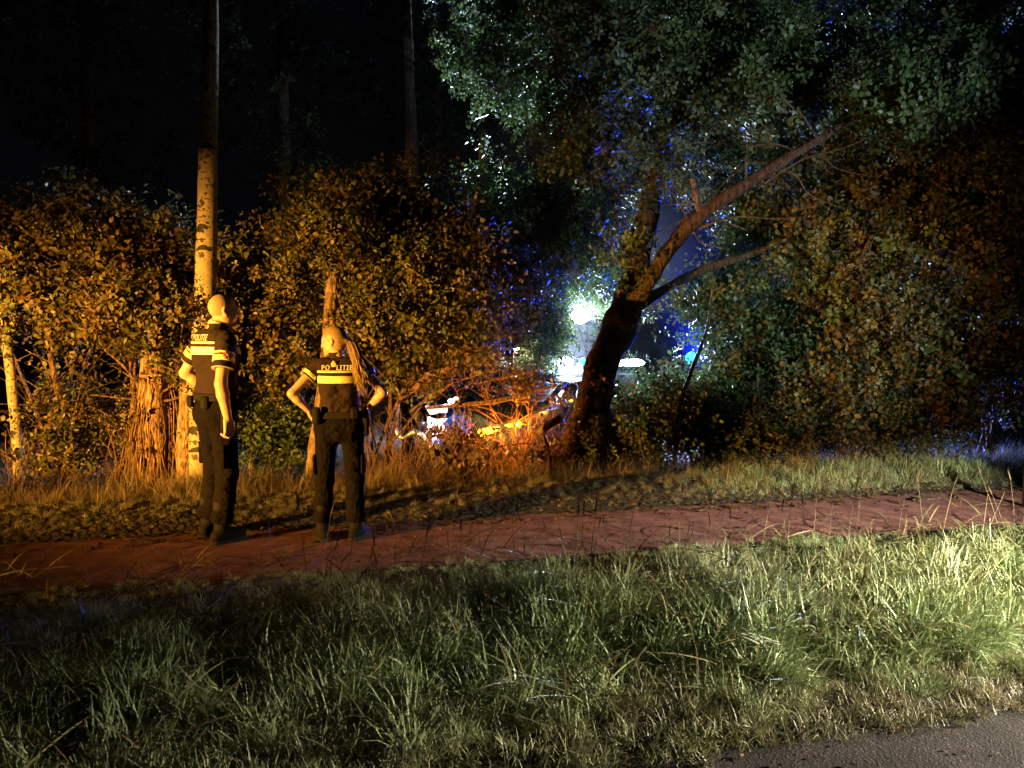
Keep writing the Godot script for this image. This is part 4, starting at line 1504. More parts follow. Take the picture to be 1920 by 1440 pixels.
func make_ground():
	var st := new_st()
	st.set_color(Color.WHITE)
	var xs := []
	var zs := []
	for v in [-180.0, -90.0, -45.0, -25.0, -16.0, -12.0]:
		xs.append(v)
	for i in 121:
		xs.append(-9.0 + i * 0.15)
	for v in [12.0, 16.0, 25.0, 45.0, 90.0, 180.0]:
		xs.append(v)
	for v in [-180.0, -90.0, -50.0, -32.0, -26.0]:
		zs.append(v)
	for i in 34:
		zs.append(-22.0 + i * 0.3)
	for i in 81:
		zs.append(-11.8 + i * 0.12)
	for v in [-1.6, 0.0, 3.0, 8.0, 20.0, 60.0, 180.0]:
		zs.append(v)
	for j in zs.size() - 1:
		for i in xs.size() - 1:
			for q in [[0, 0], [1, 0], [1, 1], [0, 0], [1, 1], [0, 1]]:
				var x: float = xs[i + q[0]]
				var z: float = zs[j + q[1]]
				st.set_normal(Vector3(ground_y(x - 0.05, z) - ground_y(x + 0.05, z), 0.1, ground_y(x, z - 0.05) - ground_y(x, z + 0.05)).normalized())
				st.add_vertex(Vector3(x, ground_y(x, z), z))
	tag(put(st.commit(), "ground", M.soil), "dark soil of the verge and the wood floor", "ground", "", "structure")
	# road and cycle path: sheets with ragged edges
	for q in [["road", -4.0, 2.68, M.road, "grey asphalt road at the near right corner", -0.002], ["cycle_path", 5.32, 6.62, M.path, "reddish asphalt cycle path the two people stand on", 0.0]]:
		st = new_st()
		st.set_normal(Vector3.UP)
		var n := 260
		for i in n:
			var pts := []
			for k in 2:
				var u := -20.0 + 45.0 * (i + k) / n
				var e0: float = q[1] + (0.05 * bump.get_noise_2d(u * 9.0, 3.0) if q[1] > 0.0 else 0.0)
				var e1: float = q[2] + 0.06 * bump.get_noise_2d(u * 9.0, 40.0) + 0.04 * bump.get_noise_2d(u * 2.0, 80.0)
				var a := from_uv(u, e0)
				var b := from_uv(u, e1)
				a.y = q[5]
				b.y = q[5]
				pts.append(a)
				pts.append(b)
			for k in [0, 1, 3, 0, 3, 2]:
				st.set_normal(Vector3.UP)
				st.set_uv(Vector2(pts[k].x, pts[k].z))
				st.add_vertex(pts[k])
		tag(put(st.commit(), q[0], q[3]), q[4], "road" if q[0] == "road" else "path", "", "structure")

func make_grass():
	var green := []
	for i in 5:
		green.append(tuft(100 + i, 40, 0.1, 0.34, 0.13, 0.0095, 0.16, 2.7))
	var short := []
	for i in 3:
		short.append(tuft(200 + i, 26, 0.06, 0.18, 0.1, 0.007, 0.3, 2.2))
	var dry := []
	for i in 3:
		dry.append(tuft(300 + i, 22, 0.2, 0.5, 0.12, 0.006, 0.2, 1.2))
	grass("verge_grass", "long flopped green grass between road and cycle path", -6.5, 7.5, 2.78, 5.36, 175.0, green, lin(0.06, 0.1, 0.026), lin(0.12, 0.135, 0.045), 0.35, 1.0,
		func(p: Vector3, v: float): return smoothstep(2.62, 3.15, v + 0.35 * patch.get_noise_2d(p.x * 6.0, p.z * 6.0)) * (1.0 - 0.72 * smoothstep(3.9, 4.9, v)) * (0.8 + 0.3 * smoothstep(-2.5, 2.0, p.x)))
	grass("verge_edge_grass", "short dry grass and litter along the road edge", -6.5, 7.5, 2.6, 3.3, 420.0, short, lin(0.08, 0.06, 0.03), lin(0.07, 0.075, 0.025), 0.35, 0.8)
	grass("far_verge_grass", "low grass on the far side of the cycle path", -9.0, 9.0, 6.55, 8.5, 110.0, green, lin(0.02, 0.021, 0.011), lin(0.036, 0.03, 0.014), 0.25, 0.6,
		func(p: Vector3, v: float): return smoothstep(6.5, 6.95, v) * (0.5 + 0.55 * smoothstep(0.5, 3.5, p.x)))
	grass("far_green_grass", "short green grass on the far verge at the right", 2.5, 9.5, 6.75, 8.6, 130.0, short, lin(0.045, 0.1, 0.03), lin(0.08, 0.12, 0.04), 0.6, 1.3,
		func(p: Vector3, v: float): return smoothstep(1.2, 2.6, p.x) * smoothstep(6.6, 7.1, v))
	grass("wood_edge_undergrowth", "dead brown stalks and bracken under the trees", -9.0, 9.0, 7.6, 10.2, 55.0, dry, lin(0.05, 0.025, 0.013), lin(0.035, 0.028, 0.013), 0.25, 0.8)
	# straw lying flat across the grass
	var lie := []
	var lc := []
	var ls := new_st()
	blade(ls, Vector3.ZERO, 0.0, 1.1, 0.7, 0.4, 0.008, Color(1, 1, 1), 6)
	blade(ls, Vector3(0.05, 0.01, 0.02), 2.1, 1.0, 0.9, 0.3, 0.006, Color(0.8, 0.8, 0.7), 6)
	blade(ls, Vector3(-0.03, 0.01, -0.02), 4.0, 1.2, 0.5, 0.25, 0.007, Color(1.1, 1, 0.9), 6)
	var lm := ls.commit()
	for i in 1100:
		var p := from_uv(rng.randf_range(-5.0, 7.0), rng.randf_range(2.8, 5.2))
		p.y = ground_y(p.x, p.z) + rng.randf_range(0.03, 0.2)
		var s := rng.randf_range(0.5, 1.1)
		lie.append(Transform3D((Basis(Vector3.UP, rng.randf() * TAU) * Basis(Vector3.RIGHT, rng.randfn() * 0.3)).scaled(Vector3(s, s, s)), p))
		lc.append([Color(0.26, 0.21, 0.1), Color(0.2, 0.2, 0.08), Color(0.16, 0.11, 0.06)][rng.randi() % 3] * rng.randf_range(0.6, 1.3))
	tag(multi("lying_straw", lm, M.blade, lie, lc), "pale bent straws lying across the near verge grass", "grass", "", "stuff")
	# seed stalks that stand above the verge grass
	var stalks := []
	var cols := []
	var st := new_st()
	tube(st, [Vector3(0, 0, 0), Vector3(0.01, 0.25, 0), Vector3(0.04, 0.5, 0.01)], [0.0022, 0.0018, 0.0012], 4, Color(1, 1, 1), 0.0, 1.0, 2)
	tube(st, [Vector3(0.04, 0.5, 0.01), Vector3(0.05, 0.55, 0.012), Vector3(0.065, 0.6, 0.012)], [0.0025, 0.005, 0.001], 5, Color(1, 0.9, 0.8), 0.0, 1.0, 2)
	var stalk := st.commit()
	for i in 90:
		var p := from_uv(rng.randf_range(-0.3, 7.0), rng.randf_range(3.6, 5.3))
		p.y = ground_y(p.x, p.z)
		var s := rng.randf_range(0.6, 1.05)
		stalks.append(Transform3D((Basis(Vector3.UP, rng.randf() * TAU) * Basis(Vector3.RIGHT, rng.randf_range(-0.35, 0.35))).scaled(Vector3(s, s, s)), p))
		cols.append(lin(0.22, 0.16, 0.09).srgb_to_linear() * rng.randf_range(0.7, 1.3))
	tag(multi("seed_stalks", stalk, M.dry, stalks, cols), "thin dry seed stalks standing above the near verge grass", "grass", "", "stuff")
	# fallen leaves along the path edges and under the shrubs
	st = new_st()
	add_leaf(st, Vector3(-0.03, 0.004, 0), Vector3(1, 0.1, 0).normalized(), Vector3.UP, 0.06, 0.045, 0.25, Color.WHITE)
	var leaf := st.commit()
	var xf := []
	cols = []
	for i in 2600:
		var v: float = [rng.randf_range(5.3, 6.6), rng.randf_range(6.3, 6.75), rng.randf_range(6.5, 9.5), rng.randf_range(2.3, 3.0), rng.randf_range(2.8, 5.2)][[1, 1, 1, 2, 2, 3, 3, 3, 1, 4, 4, 0][rng.randi() % 12]]
		var p := from_uv(rng.randf_range(-7, 8.5), v)
		p.y = maxf(ground_y(p.x, p.z), 0.0) + 0.004
		var s := rng.randf_range(0.4, 1.1) * (0.5 if v < 3.5 else 1.0)
		xf.append(Transform3D((Basis(Vector3.UP, rng.randf() * TAU) * Basis(Vector3.RIGHT, rng.randf_range(-0.3, 0.3))).scaled(Vector3(s, s, s)), p))
		cols.append([Color(0.12, 0.07, 0.03), Color(0.16, 0.11, 0.04), Color(0.07, 0.045, 0.025), Color(0.1, 0.09, 0.03)][rng.randi() % 4] * rng.randf_range(0.7, 1.3))
	tag(multi("fallen_leaves", leaf, M.leaf, xf, cols), "small fallen leaves scattered along the path and road edges", "leaves", "", "stuff")

func make_trees():
	var big := sprig(11, 20, 0.5, 0.085, 0.72)
	var mid := sprig(12, 26, 0.38, 0.056, 0.72)
	var fine := sprig(13, 26, 0.36, 0.044, 0.62)
	var maple := sprig(14, 22, 0.4, 0.066, 0.72)
	var green := [lin(0.04, 0.075, 0.022).srgb_to_linear(), Color(0.055, 0.085, 0.025), Color(0.05, 0.07, 0.03)]
	green[0] = Color(0.04, 0.075, 0.022)
	var olive := [Color(0.1, 0.08, 0.022), Color(0.085, 0.085, 0.02), Color(0.07, 0.085, 0.022), Color(0.11, 0.085, 0.022)]
	var autumn := [Color(0.13, 0.085, 0.025), Color(0.1, 0.06, 0.02), Color(0.085, 0.08, 0.025), Color(0.14, 0.1, 0.03)]
	var dull := [Color(0.05, 0.042, 0.022), Color(0.065, 0.042, 0.02), Color(0.045, 0.05, 0.022)]
	var bark_d := Color(0.1, 0.075, 0.055)
	var bark_r := Color(0.2, 0.12, 0.075)
	var bark_l := Color(0.075, 0.044, 0.03)
	M.sprig_loose = sprig(15, 15, 0.42, 0.066, 0.66)

	# the great leaning tree
	var t = trunk_tree("leaning_tree", "big leaning tree with ivy-dark trunk forking over the wreck and lights", "tree", "",
		[at(1080, 905, 9.3), at(1095, 830, 9.3), at(1112, 755, 9.3), at(1130, 682, 9.3), at(1160, 615, 9.35), at(1184, 545, 9.4), at(1205, 440, 9.6), at(1232, 335, 9.8), at(1275, 215, 10.0), at(1325, 90, 10.2), at(1370, -60, 10.4), at(1400, -250, 10.6)],
		[0.34, 0.24, 0.2, 0.185, 0.2, 0.165, 0.14, 0.12, 0.1, 0.08, 0.04, 0.03], M.bark, Color(0.045, 0.034, 0.027), 18, 0.3)
	limb(t, [at(1168, 612, 9.3), at(1212, 535, 9.2), at(1262, 455, 9.1), at(1318, 402, 9.0), at(1400, 345, 8.9), at(1500, 283, 8.8), at(1620, 213, 8.7), at(1760, 140, 8.6), at(1900, 70, 8.5), at(2050, 10, 8.4)],
		[0.15, 0.1, 0.088, 0.078, 0.062, 0.048, 0.038, 0.03, 0.021, 0.01], M.bark, bark_l, "branch", 0.4)
	limb(t, [at(1195, 575, 9.4), at(1250, 540, 9.5), at(1320, 505, 9.6), at(1400, 480, 9.7), at(1500, 440, 9.9)], [0.075, 0.055, 0.05, 0.04, 0.015], M.bark, Color(0.04, 0.03, 0.025), "branch", 0.4)
	limb(t, [at(1315, 402, 9.0), at(1306, 372, 8.95), at(1298, 335, 8.95)], [0.05, 0.035, 0.025], M.bark, bark_r)
	limb(t, [at(1310, 380, 8.97), at(1280, 381, 8.9), at(1240, 386, 8.8)], [0.015, 0.01, 0.006], M.bark, bark_r)
	for k in 26:   # thin twigs off the limb and the upright stem
		var f := rng.randf()
		var s0: Vector3 = at(lerpf(1250, 1640, f), lerpf(468, 205, f), lerpf(9.1, 8.7, f)) if k < 17 else at(lerpf(1200, 1300, f), lerpf(450, 150, f), lerpf(9.6, 10.0, f))
		var e := s0 + Vector3(rng.randf_range(-0.6, 0.7), rng.randf_range(-0.25, 0.6), rng.randf_range(-0.4, 0.5))
		limb(t, [s0, s0.lerp(e, 0.5) + Vector3(0, 0.07, 0), e, e + (e - s0) * 0.4 + Vector3(rng.randf_range(-0.2, 0.2), -0.05, 0.1)], [0.016, 0.011, 0.007, 0.003], M.bark, bark_d, "twig")
	foliage(t, t.position, [blob(1080, 110, 11.5, 1.7, 1.1, 1.8, 900), blob(1330, 60, 11.5, 2.0, 1.2, 2.0, 1200), blob(1180, 200, 11.0, 1.3, 0.7, 1.5, 500), blob(1560, 70, 10.8, 2.0, 1.2, 1.8, 1000),
		blob(1450, 230, 10.6, 1.3, 0.6, 1.3, 480), blob(1780, 130, 10.0, 1.6, 1.3, 1.5, 800), blob(950, 60, 11.5, 1.0, 1.0, 1.2, 320), blob(1300, 290, 11.5, 1.2, 0.5, 1.2, 300), blob(1130, 350, 12.0, 0.9, 0.7, 1.0, 320), blob(1040, 420, 12.5, 0.7, 0.7, 0.8, 200), blob(1400, 350, 11.0, 0.8, 0.5, 0.8, 240), blob(1480, 420, 10.9, 0.7, 0.4, 0.7, 150), blob(1120, 280, 11.0, 0.8, 0.4, 0.8, 150), blob(1200, 60, 9.2, 1.2, 0.8, 0.9, 300), blob(1500, 150, 9.2, 1.2, 0.7, 0.8, 260)], mid, green, 0.16, 1.1, "crown")
	foliage(t, t.position, [blob(1680, 190, 8.2, 0.6, 0.35, 0.35, 120), blob(1800, 120, 8.4, 0.6, 0.35, 0.35, 60), blob(1290, 170, 9.4, 0.55, 0.45, 0.35, 100), blob(1340, 60, 9.3, 0.6, 0.45, 0.4, 110), blob(1235, 310, 9.2, 0.3, 0.3, 0.25, 36), blob(1190, 470, 9.2, 0.25, 0.3, 0.25, 24), blob(1240, 560, 9.0, 0.2, 0.2, 0.2, 14)], mid, green, -0.15, 1.2, "outer_leaves")
	# ivy round the trunk
	var ivy := []
	for i in 9:
		ivy.append(blob(1072 + i * 11 - 6 * (i % 2), 880 - i * 33, 9.25, 0.26, 0.2, 0.26, 26))
	foliage(t, t.position, ivy, fine, dull, -0.4, 1.0, "ivy", 0.6)

	# birches and other trunks on the left
	t = trunk_tree("birch_tree", "tall straight birch with pale bark rising behind the bald person", "tree", "birch trees", [at(374, 900, 8.9), at(378, 700, 8.9), at(384, 560, 8.9), at(388, 430, 8.95), at(391, 250, 9.0), at(395, 60, 9.1), at(398, -300, 9.2)], [0.14, 0.125, 0.118, 0.11, 0.1, 0.085, 0.05], M.birch, Color.WHITE, 16, 0.06)
	foliage(t, t.position, [blob(300, -420, 10.0, 2.0, 1.4, 1.8, 300), blob(500, -450, 10.0, 1.8, 1.4, 1.8, 260)], mid, green, -0.1, 0.9, "crown")
	t = trunk_tree("birch_tree", "slender kinked young birch at the photo's left edge", "tree", "birch trees", [at(36, 880, 9.2), at(31, 820, 9.2), at(22, 720, 9.2), at(14, 640, 9.2), at(18, 620, 9.2), at(2, 580, 9.2), at(-8, 500, 9.2), at(-14, 350, 9.3), at(-20, 150, 9.4)], [0.062, 0.058, 0.056, 0.056, 0.062, 0.05, 0.046, 0.04, 0.025], M.birch, Color.WHITE, 12, 0.1)
	t = trunk_tree("old_stump_tree", "thick peeling trunk wrapped in dead fibres left of the bald person", "tree", "", [at(284, 905, 9.0), at(286, 800, 9.0), at(289, 700, 9.05), at(290, 630, 9.1), at(292, 575, 9.2), at(290, 530, 9.4)], [0.21, 0.17, 0.145, 0.14, 0.12, 0.07], M.bark, Color(0.42, 0.27, 0.16), 16, 0.3)
	var st := new_st()
	for i in 130:   # dead ivy roots hanging down the foot of the trunk
		var a := rng.randf() * TAU
		var r := rng.randf_range(0.17, 0.27)
		var top: Vector3 = at(288, rng.randf_range(700, 830), 9.03) - t.position
		var c := Vector3(cos(a), 0, sin(a))
		tube(st, [top + c * (r - 0.05), top + c * r + Vector3(rng.randf_range(-0.05, 0.05), -0.25, 0), Vector3(c.x * (r + rng.randf_range(-0.05, 0.25)) + rng.randf_range(-0.12, 0.12), 0.02, c.z * (r + 0.12))], [0.003, 0.006, 0.003], 4, Color(0.15, 0.085, 0.045) * rng.randf_range(0.4, 1.5), 0.0, 1.0, 2)
	tag(put(st.commit(), "hanging_roots", M.dry, t), "", "", "", "stuff")
	limb(t, [at(270, 735, 9.0), at(235, 690, 8.9), at(196, 655, 8.8)], [0.02, 0.016, 0.012], M.bark, bark_r)
	limb(t, [at(262, 750, 9.0), at(215, 745, 8.9), at(172, 740, 8.8)], [0.014, 0.011, 0.007], M.bark, bark_r)
	limb(t, [at(262, 735, 9.0), at(254, 712, 8.95), at(251, 690, 8.95)], [0.016, 0.015, 0.013], M.bark, bark_r)
	limb(t, [at(305, 735, 9.0), at(325, 722, 8.9), at(345, 700, 8.85)], [0.016, 0.011, 0.006], M.bark, bark_r)
	limb(t, [at(305, 752, 9.0), at(328, 748, 8.9), at(350, 735, 8.85)], [0.016, 0.011, 0.006], M.bark, bark_r)
	t = trunk_tree("forked_tree", "shorter birch stem standing just left of the bald person", "tree", "birch trees", [at(350, 900, 8.9), at(349, 830, 8.9), at(352, 760, 8.9), at(356, 690, 9.0), at(352, 650, 9.1)], [0.12, 0.105, 0.095, 0.08, 0.05], M.bark, Color(0.45, 0.3, 0.18), 12, 0.2)
	t = trunk_tree("slim_tree", "slim straight trunk rising behind the blond person", "tree", "", [at(588, 910, 8.8), at(597, 840, 8.85), at(610, 720, 9.0), at(618, 620, 9.1), at(624, 520, 9.15), at(628, 450, 9.3), at(632, 400, 9.6)], [0.14, 0.11, 0.085, 0.08, 0.075, 0.06, 0.03], M.bark, Color(0.3, 0.2, 0.12), 12, 0.12)
	t = trunk_tree("dark_tree", "dark trunk fading up between the left shrubs and the leaning tree", "tree", "dark trunks behind the shrubs", [at(770, 860, 11.5), at(772, 600, 11.5), at(775, 400, 11.5), at(768, 200, 11.6), at(760, -50, 11.8)], [0.14, 0.12, 0.1, 0.09, 0.06], M.bark, Color(0.05, 0.035, 0.028), 12, 0.15)
	t = trunk_tree("dark_tree", "dark straight trunk above the upper floodlight", "tree", "dark trunks behind the shrubs", [at(1082, 760, 23.0), at(1084, 600, 23.0), at(1086, 380, 23.0), at(1088, 200, 23.0), at(1090, -50, 23.2)], [0.3, 0.25, 0.22, 0.2, 0.15], M.bark, bark_d, 12, 0.15)
	t = trunk_tree("dark_tree", "thin dark trunk behind the grey lantern by the wreck", "tree", "dark trunks behind the shrubs", [at(905, 860, 13.5), at(903, 700, 13.5), at(900, 500, 13.5), at(905, 250, 13.6)], [0.12, 0.11, 0.09, 0.06], M.bark, bark_d, 12, 0.15)
	t = trunk_tree("bent_tree", "crooked bare stem forking among the right-hand shrubs", "tree", "", [at(1600, 830, 9.9), at(1602, 700, 9.9), at(1606, 600, 9.9), at(1624, 540, 9.9), at(1620, 470, 9.9), at(1600, 380, 10.0), at(1580, 250, 10.2)], [0.06, 0.05, 0.045, 0.045, 0.04, 0.035, 0.02], M.bark, bark_r, 10, 0.2)
	limb(t, [at(1606, 590, 9.9), at(1596, 530, 9.85), at(1612, 490, 9.8), at(1640, 430, 9.8)], [0.035, 0.03, 0.026, 0.015], M.bark, bark_r)
	limb(t, [at(1604, 660, 9.9), at(1665, 560, 9.7), at(1700, 480, 9.6), at(1690, 400, 9.6)], [0.03, 0.026, 0.022, 0.012], M.bark, bark_r)
	t = trunk_tree("bent_tree", "leaning thin red-brown sapling right of the leaning tree", "tree", "", [at(1262, 850, 8.9), at(1274, 770, 8.9), at(1290, 715, 8.9), at(1302, 680, 8.9), at(1325, 620, 9.0), at(1335, 540, 9.1)], [0.03, 0.028, 0.026, 0.024, 0.018, 0.008], M.bark, bark_r, 8, 0.15)
	t = trunk_tree("bent_tree", "upright thin stem in the reddish shrubs at the far right", "tree", "", [at(1765, 830, 9.8), at(1760, 650, 9.8), at(1768, 480, 9.8), at(1755, 300, 9.9)], [0.05, 0.045, 0.035, 0.015], M.bark, bark_r, 10, 0.2)

	# left shrubs, lit amber
	shrub("shrub", "rusty-leaved shrub behind the kinked birch", "shrub", "shrubs along the wood edge", at(110, 880, 9.9), [blob(60, 510, 9.8, 0.85, 0.55, 0.7, 435), blob(150, 490, 9.9, 0.7, 0.5, 0.7, 377), blob(120, 600, 9.7, 0.65, 0.4, 0.6, 246)], 6, 0.035, bark_r, mid, autumn + olive, 0.0, 1.3)
	shrub("shrub", "brown-leaved shrub above the thick peeling trunk", "shrub", "shrubs along the wood edge", at(240, 880, 9.7), [blob(265, 520, 10.3, 0.7, 0.5, 0.6, 377), blob(215, 590, 9.5, 0.5, 0.4, 0.5, 217), blob(320, 600, 10.2, 0.4, 0.5, 0.5, 203), blob(285, 590, 8.85, 0.5, 0.24, 0.22, 110), blob(345, 640, 8.9, 0.3, 0.3, 0.22, 90), blob(300, 470, 10.4, 0.6, 0.35, 0.5, 188)], 5, 0.03, bark_r, mid, autumn + olive, 0.0, 1.3)
	shrub("shrub", "broad yellow-green shrub between the two people and the wreck", "shrub", "shrubs along the wood edge", at(720, 880, 9.9), [blob(630, 425, 8.95, 0.45, 0.3, 0.25, 120), blob(628, 465, 8.8, 0.3, 0.14, 0.15, 40), blob(610, 470, 9.8, 0.65, 0.5, 0.6, 333), blob(720, 450, 9.9, 0.85, 0.6, 0.7, 551), blob(800, 520, 9.7, 0.75, 0.65, 0.7, 478), blob(740, 610, 9.5, 0.65, 0.5, 0.6, 377), blob(850, 620, 9.6, 0.5, 0.35, 0.5, 188)], 7, 0.03, bark_r, maple, olive, -0.05, 1.2, 0.9)
	shrub("shrub", "orange-brown shrub between the heads of the two people", "shrub", "shrubs along the wood edge", at(520, 870, 9.9), [blob(500, 540, 9.8, 0.5, 0.5, 0.5, 246), blob(540, 640, 9.6, 0.4, 0.5, 0.5, 217), blob(480, 660, 9.7, 0.4, 0.4, 0.5, 159)], 5, 0.025, bark_r, mid, olive + autumn, 0.0, 1.3)
	shrub("shrub", "small green bush low between the legs of the two people", "shrub", "", at(535, 880, 9.6), [blob(540, 810, 9.5, 0.36, 0.34, 0.35, 174), blob(505, 850, 9.4, 0.22, 0.2, 0.25, 58)], 4, 0.012, bark_d, fine, green, -0.15, 1.4)
	shrub("shrub", "low leafy bramble at the foot of the kinked birch", "shrub", "", at(110, 890, 9.3), [blob(60, 740, 9.2, 0.25, 0.18, 0.3, 18), blob(140, 790, 9.2, 0.4, 0.3, 0.35, 39), blob(170, 700, 9.3, 0.25, 0.2, 0.25, 18), blob(100, 850, 9.1, 0.5, 0.25, 0.3, 39)], 7, 0.012, bark_r, maple, olive, -0.1, 1.3, 0.85)
	shrub("shrub", "ragged brown bush left of the thick trunk", "shrub", "", at(205, 890, 9.5), [blob(205, 790, 9.5, 0.35, 0.4, 0.35, 87), blob(330, 800, 9.3, 0.3, 0.4, 0.35, 87)], 7, 0.012, bark_r, fine, autumn, 0.0, 1.3)

	shrub("shrub", "dark ragged undershrub behind the bald person", "shrub", "shrubs along the wood edge", at(430, 880, 10.2), [blob(430, 620, 10.3, 0.5, 0.7, 0.5, 260), blob(410, 540, 10.6, 0.5, 0.4, 0.5, 120), blob(470, 760, 10.2, 0.4, 0.4, 0.4, 120)], 6, 0.02, bark_r, mid, olive, -0.05, 1.3)
	shrub("shrub", "olive shrub hanging over the left end of the wreck", "shrub", "shrubs along the wood edge", at(880, 860, 10.6), [blob(860, 600, 10.6, 0.6, 0.5, 0.4, 230), blob(930, 560, 10.9, 0.5, 0.5, 0.4, 170), blob(780, 680, 9.9, 0.45, 0.25, 0.3, 90)], 6, 0.02, bark_r, mid, olive, -0.05, 1.3)
	# behind and between, lit white
	shrub("shrub", "dim green thicket behind the grey lantern, left of the floodlights", "shrub", "thickets around the emergency vehicles", at(960, 850, 14.0), [blob(960, 520, 13.5, 1.1, 1.0, 0.8, 551), blob(1010, 630, 14.5, 0.7, 0.6, 0.6, 246), blob(960, 420, 12.5, 0.9, 0.8, 0.8, 377), blob(1060, 480, 13.0, 0.7, 0.7, 0.7, 290)], 7, 0.035, bark_d, mid, green, 0.0, 1.2)
	shrub("shrub", "pale-lit thicket hiding the van beside the leaning trunk", "shrub", "thickets around the emergency vehicles", at(1150, 850, 15.5), [blob(1095, 560, 15.6, 0.9, 0.6, 0.5, 330), blob(1030, 590, 15.3, 0.6, 0.5, 0.5, 174), blob(1140, 500, 14.5, 0.7, 0.5, 0.6, 174)], 2, 0.02, bark_d, mid, green, 0.0, 1.5)
	shrub("shrub", "small bright bush left of the lower floodlight", "shrub", "", at(1000, 850, 15.2), [blob(1000, 685, 15.2, 0.45, 0.4, 0.4, 159)], 4, 0.015, bark_d, mid, green, -0.1, 1.3)
	shrub("shrub", "dense shrub right of the leaning trunk in front of the blue beacon", "shrub", "shrubs along the wood edge", at(1380, 860, 10.6), [blob(1400, 560, 10.6, 0.8, 0.7, 0.7, 304), blob(1480, 480, 10.7, 0.9, 0.6, 0.7, 304), blob(1380, 700, 10.2, 0.95, 0.5, 0.7, 334), blob(1270, 740, 10.0, 0.7, 0.4, 0.6, 233), blob(1500, 640, 10.4, 0.7, 0.6, 0.6, 243)], 9, 0.03, bark_d, mid, green, 0.12, 1.5)
	shrub("shrub", "tall dull-green shrub under the reddish leaves at the right", "shrub", "shrubs along the wood edge", at(1600, 850, 10.2), [blob(1600, 420, 10.2, 0.9, 0.7, 0.7, 522), blob(1650, 620, 9.9, 0.85, 0.8, 0.7, 580), blob(1560, 760, 9.7, 0.7, 0.45, 0.6, 333), blob(1700, 320, 10.0, 0.9, 0.6, 0.7, 464)], 8, 0.035, bark_r, mid, dull + olive, 0.0, 1.2)
	shrub("shrub", "reddish-brown shrub filling the right edge", "shrub", "shrubs along the wood edge", at(1820, 850, 10.0), [blob(1840, 235, 9.9, 1.0, 0.6, 0.6, 330), blob(1800, 480, 9.8, 1.0, 0.8, 0.7, 623), blob(1860, 330, 9.9, 0.9, 0.8, 0.7, 551), blob(1760, 700, 9.5, 0.75, 0.6, 0.6, 406), blob(1890, 640, 9.9, 0.5, 0.5, 0.5, 174), blob(1960, 480, 9.8, 0.8, 0.9, 0.7, 377)], 8, 0.035, bark_r, mid, dull + dull + green + autumn.slice(1, 3), 0.0, 1.2)
	shrub("shrub", "low dark bush in the ditch under the sapling", "shrub", "", at(1330, 880, 9.3), [blob(1330, 825, 9.4, 0.8, 0.35, 0.5, 420), blob(1190, 820, 9.3, 0.45, 0.4, 0.4, 240), blob(1480, 800, 9.4, 0.7, 0.35, 0.5, 246), blob(1680, 800, 9.3, 0.8, 0.3, 0.4, 217)], 8, 0.015, bark_d, fine, green + dull, -0.02, 1.3)
	var keep_holes := holes
	holes = []
	shrub("sapling", "sparse leafy sapling standing before the van's lights", "sapling", "", at(1030, 850, 13.6), [blob(1062, 655, 13.8, 0.5, 0.3, 0.2, 16), blob(1090, 580, 13.8, 0.4, 0.3, 0.2, 14), blob(1200, 690, 13.8, 0.35, 0.2, 0.2, 12), blob(1300, 660, 13.8, 0.4, 0.3, 0.2, 12)], 3, 0.008, bark_d, fine, green, -0.6, 1.0, 0.9)
	holes = keep_holes
	# far wood that closes the view
	for q in [[-9.0, -17.0], [-5.5, -19.0], [-2.2, -22.0], [6.5, -21.0], [9.0, -17.0], [11.5, -13.0], [-12.5, -13.0]]:
		var i: int = int(q[0] * 2.0)
		var lab: String = {-18: "dim wood tree far behind the kinked birch", -11: "dim wood tree far behind the bald person", -4: "dim wood tree far behind the wreck", 13: "dim wood tree far behind the blue beacon", 18: "dim wood tree far behind the reddish shrub", 23: "dim wood tree outside the frame to the right", -25: "dim wood tree outside the frame to the left"}[i]
		var b := Vector3(q[0], 0, q[1])
		t = trunk_tree("wood_tree", lab, "tree", "dim trees deep in the wood", [b, b + Vector3(0.1, 3, 0), b + Vector3(0.2, 7, 0.1), b + Vector3(0.1, 11, 0)], [0.22, 0.18, 0.13, 0.05], M.bark, bark_d, 12, 0.15)
		foliage(t, t.position, [[b + Vector3(0, 8.5, 0), Vector3(2.2, 3.0, 2.2), 420], [b + Vector3(0.5, 5.0, 0), Vector3(1.6, 1.2, 1.6), 120]], big, green, 0.0, 0.7, "crown")

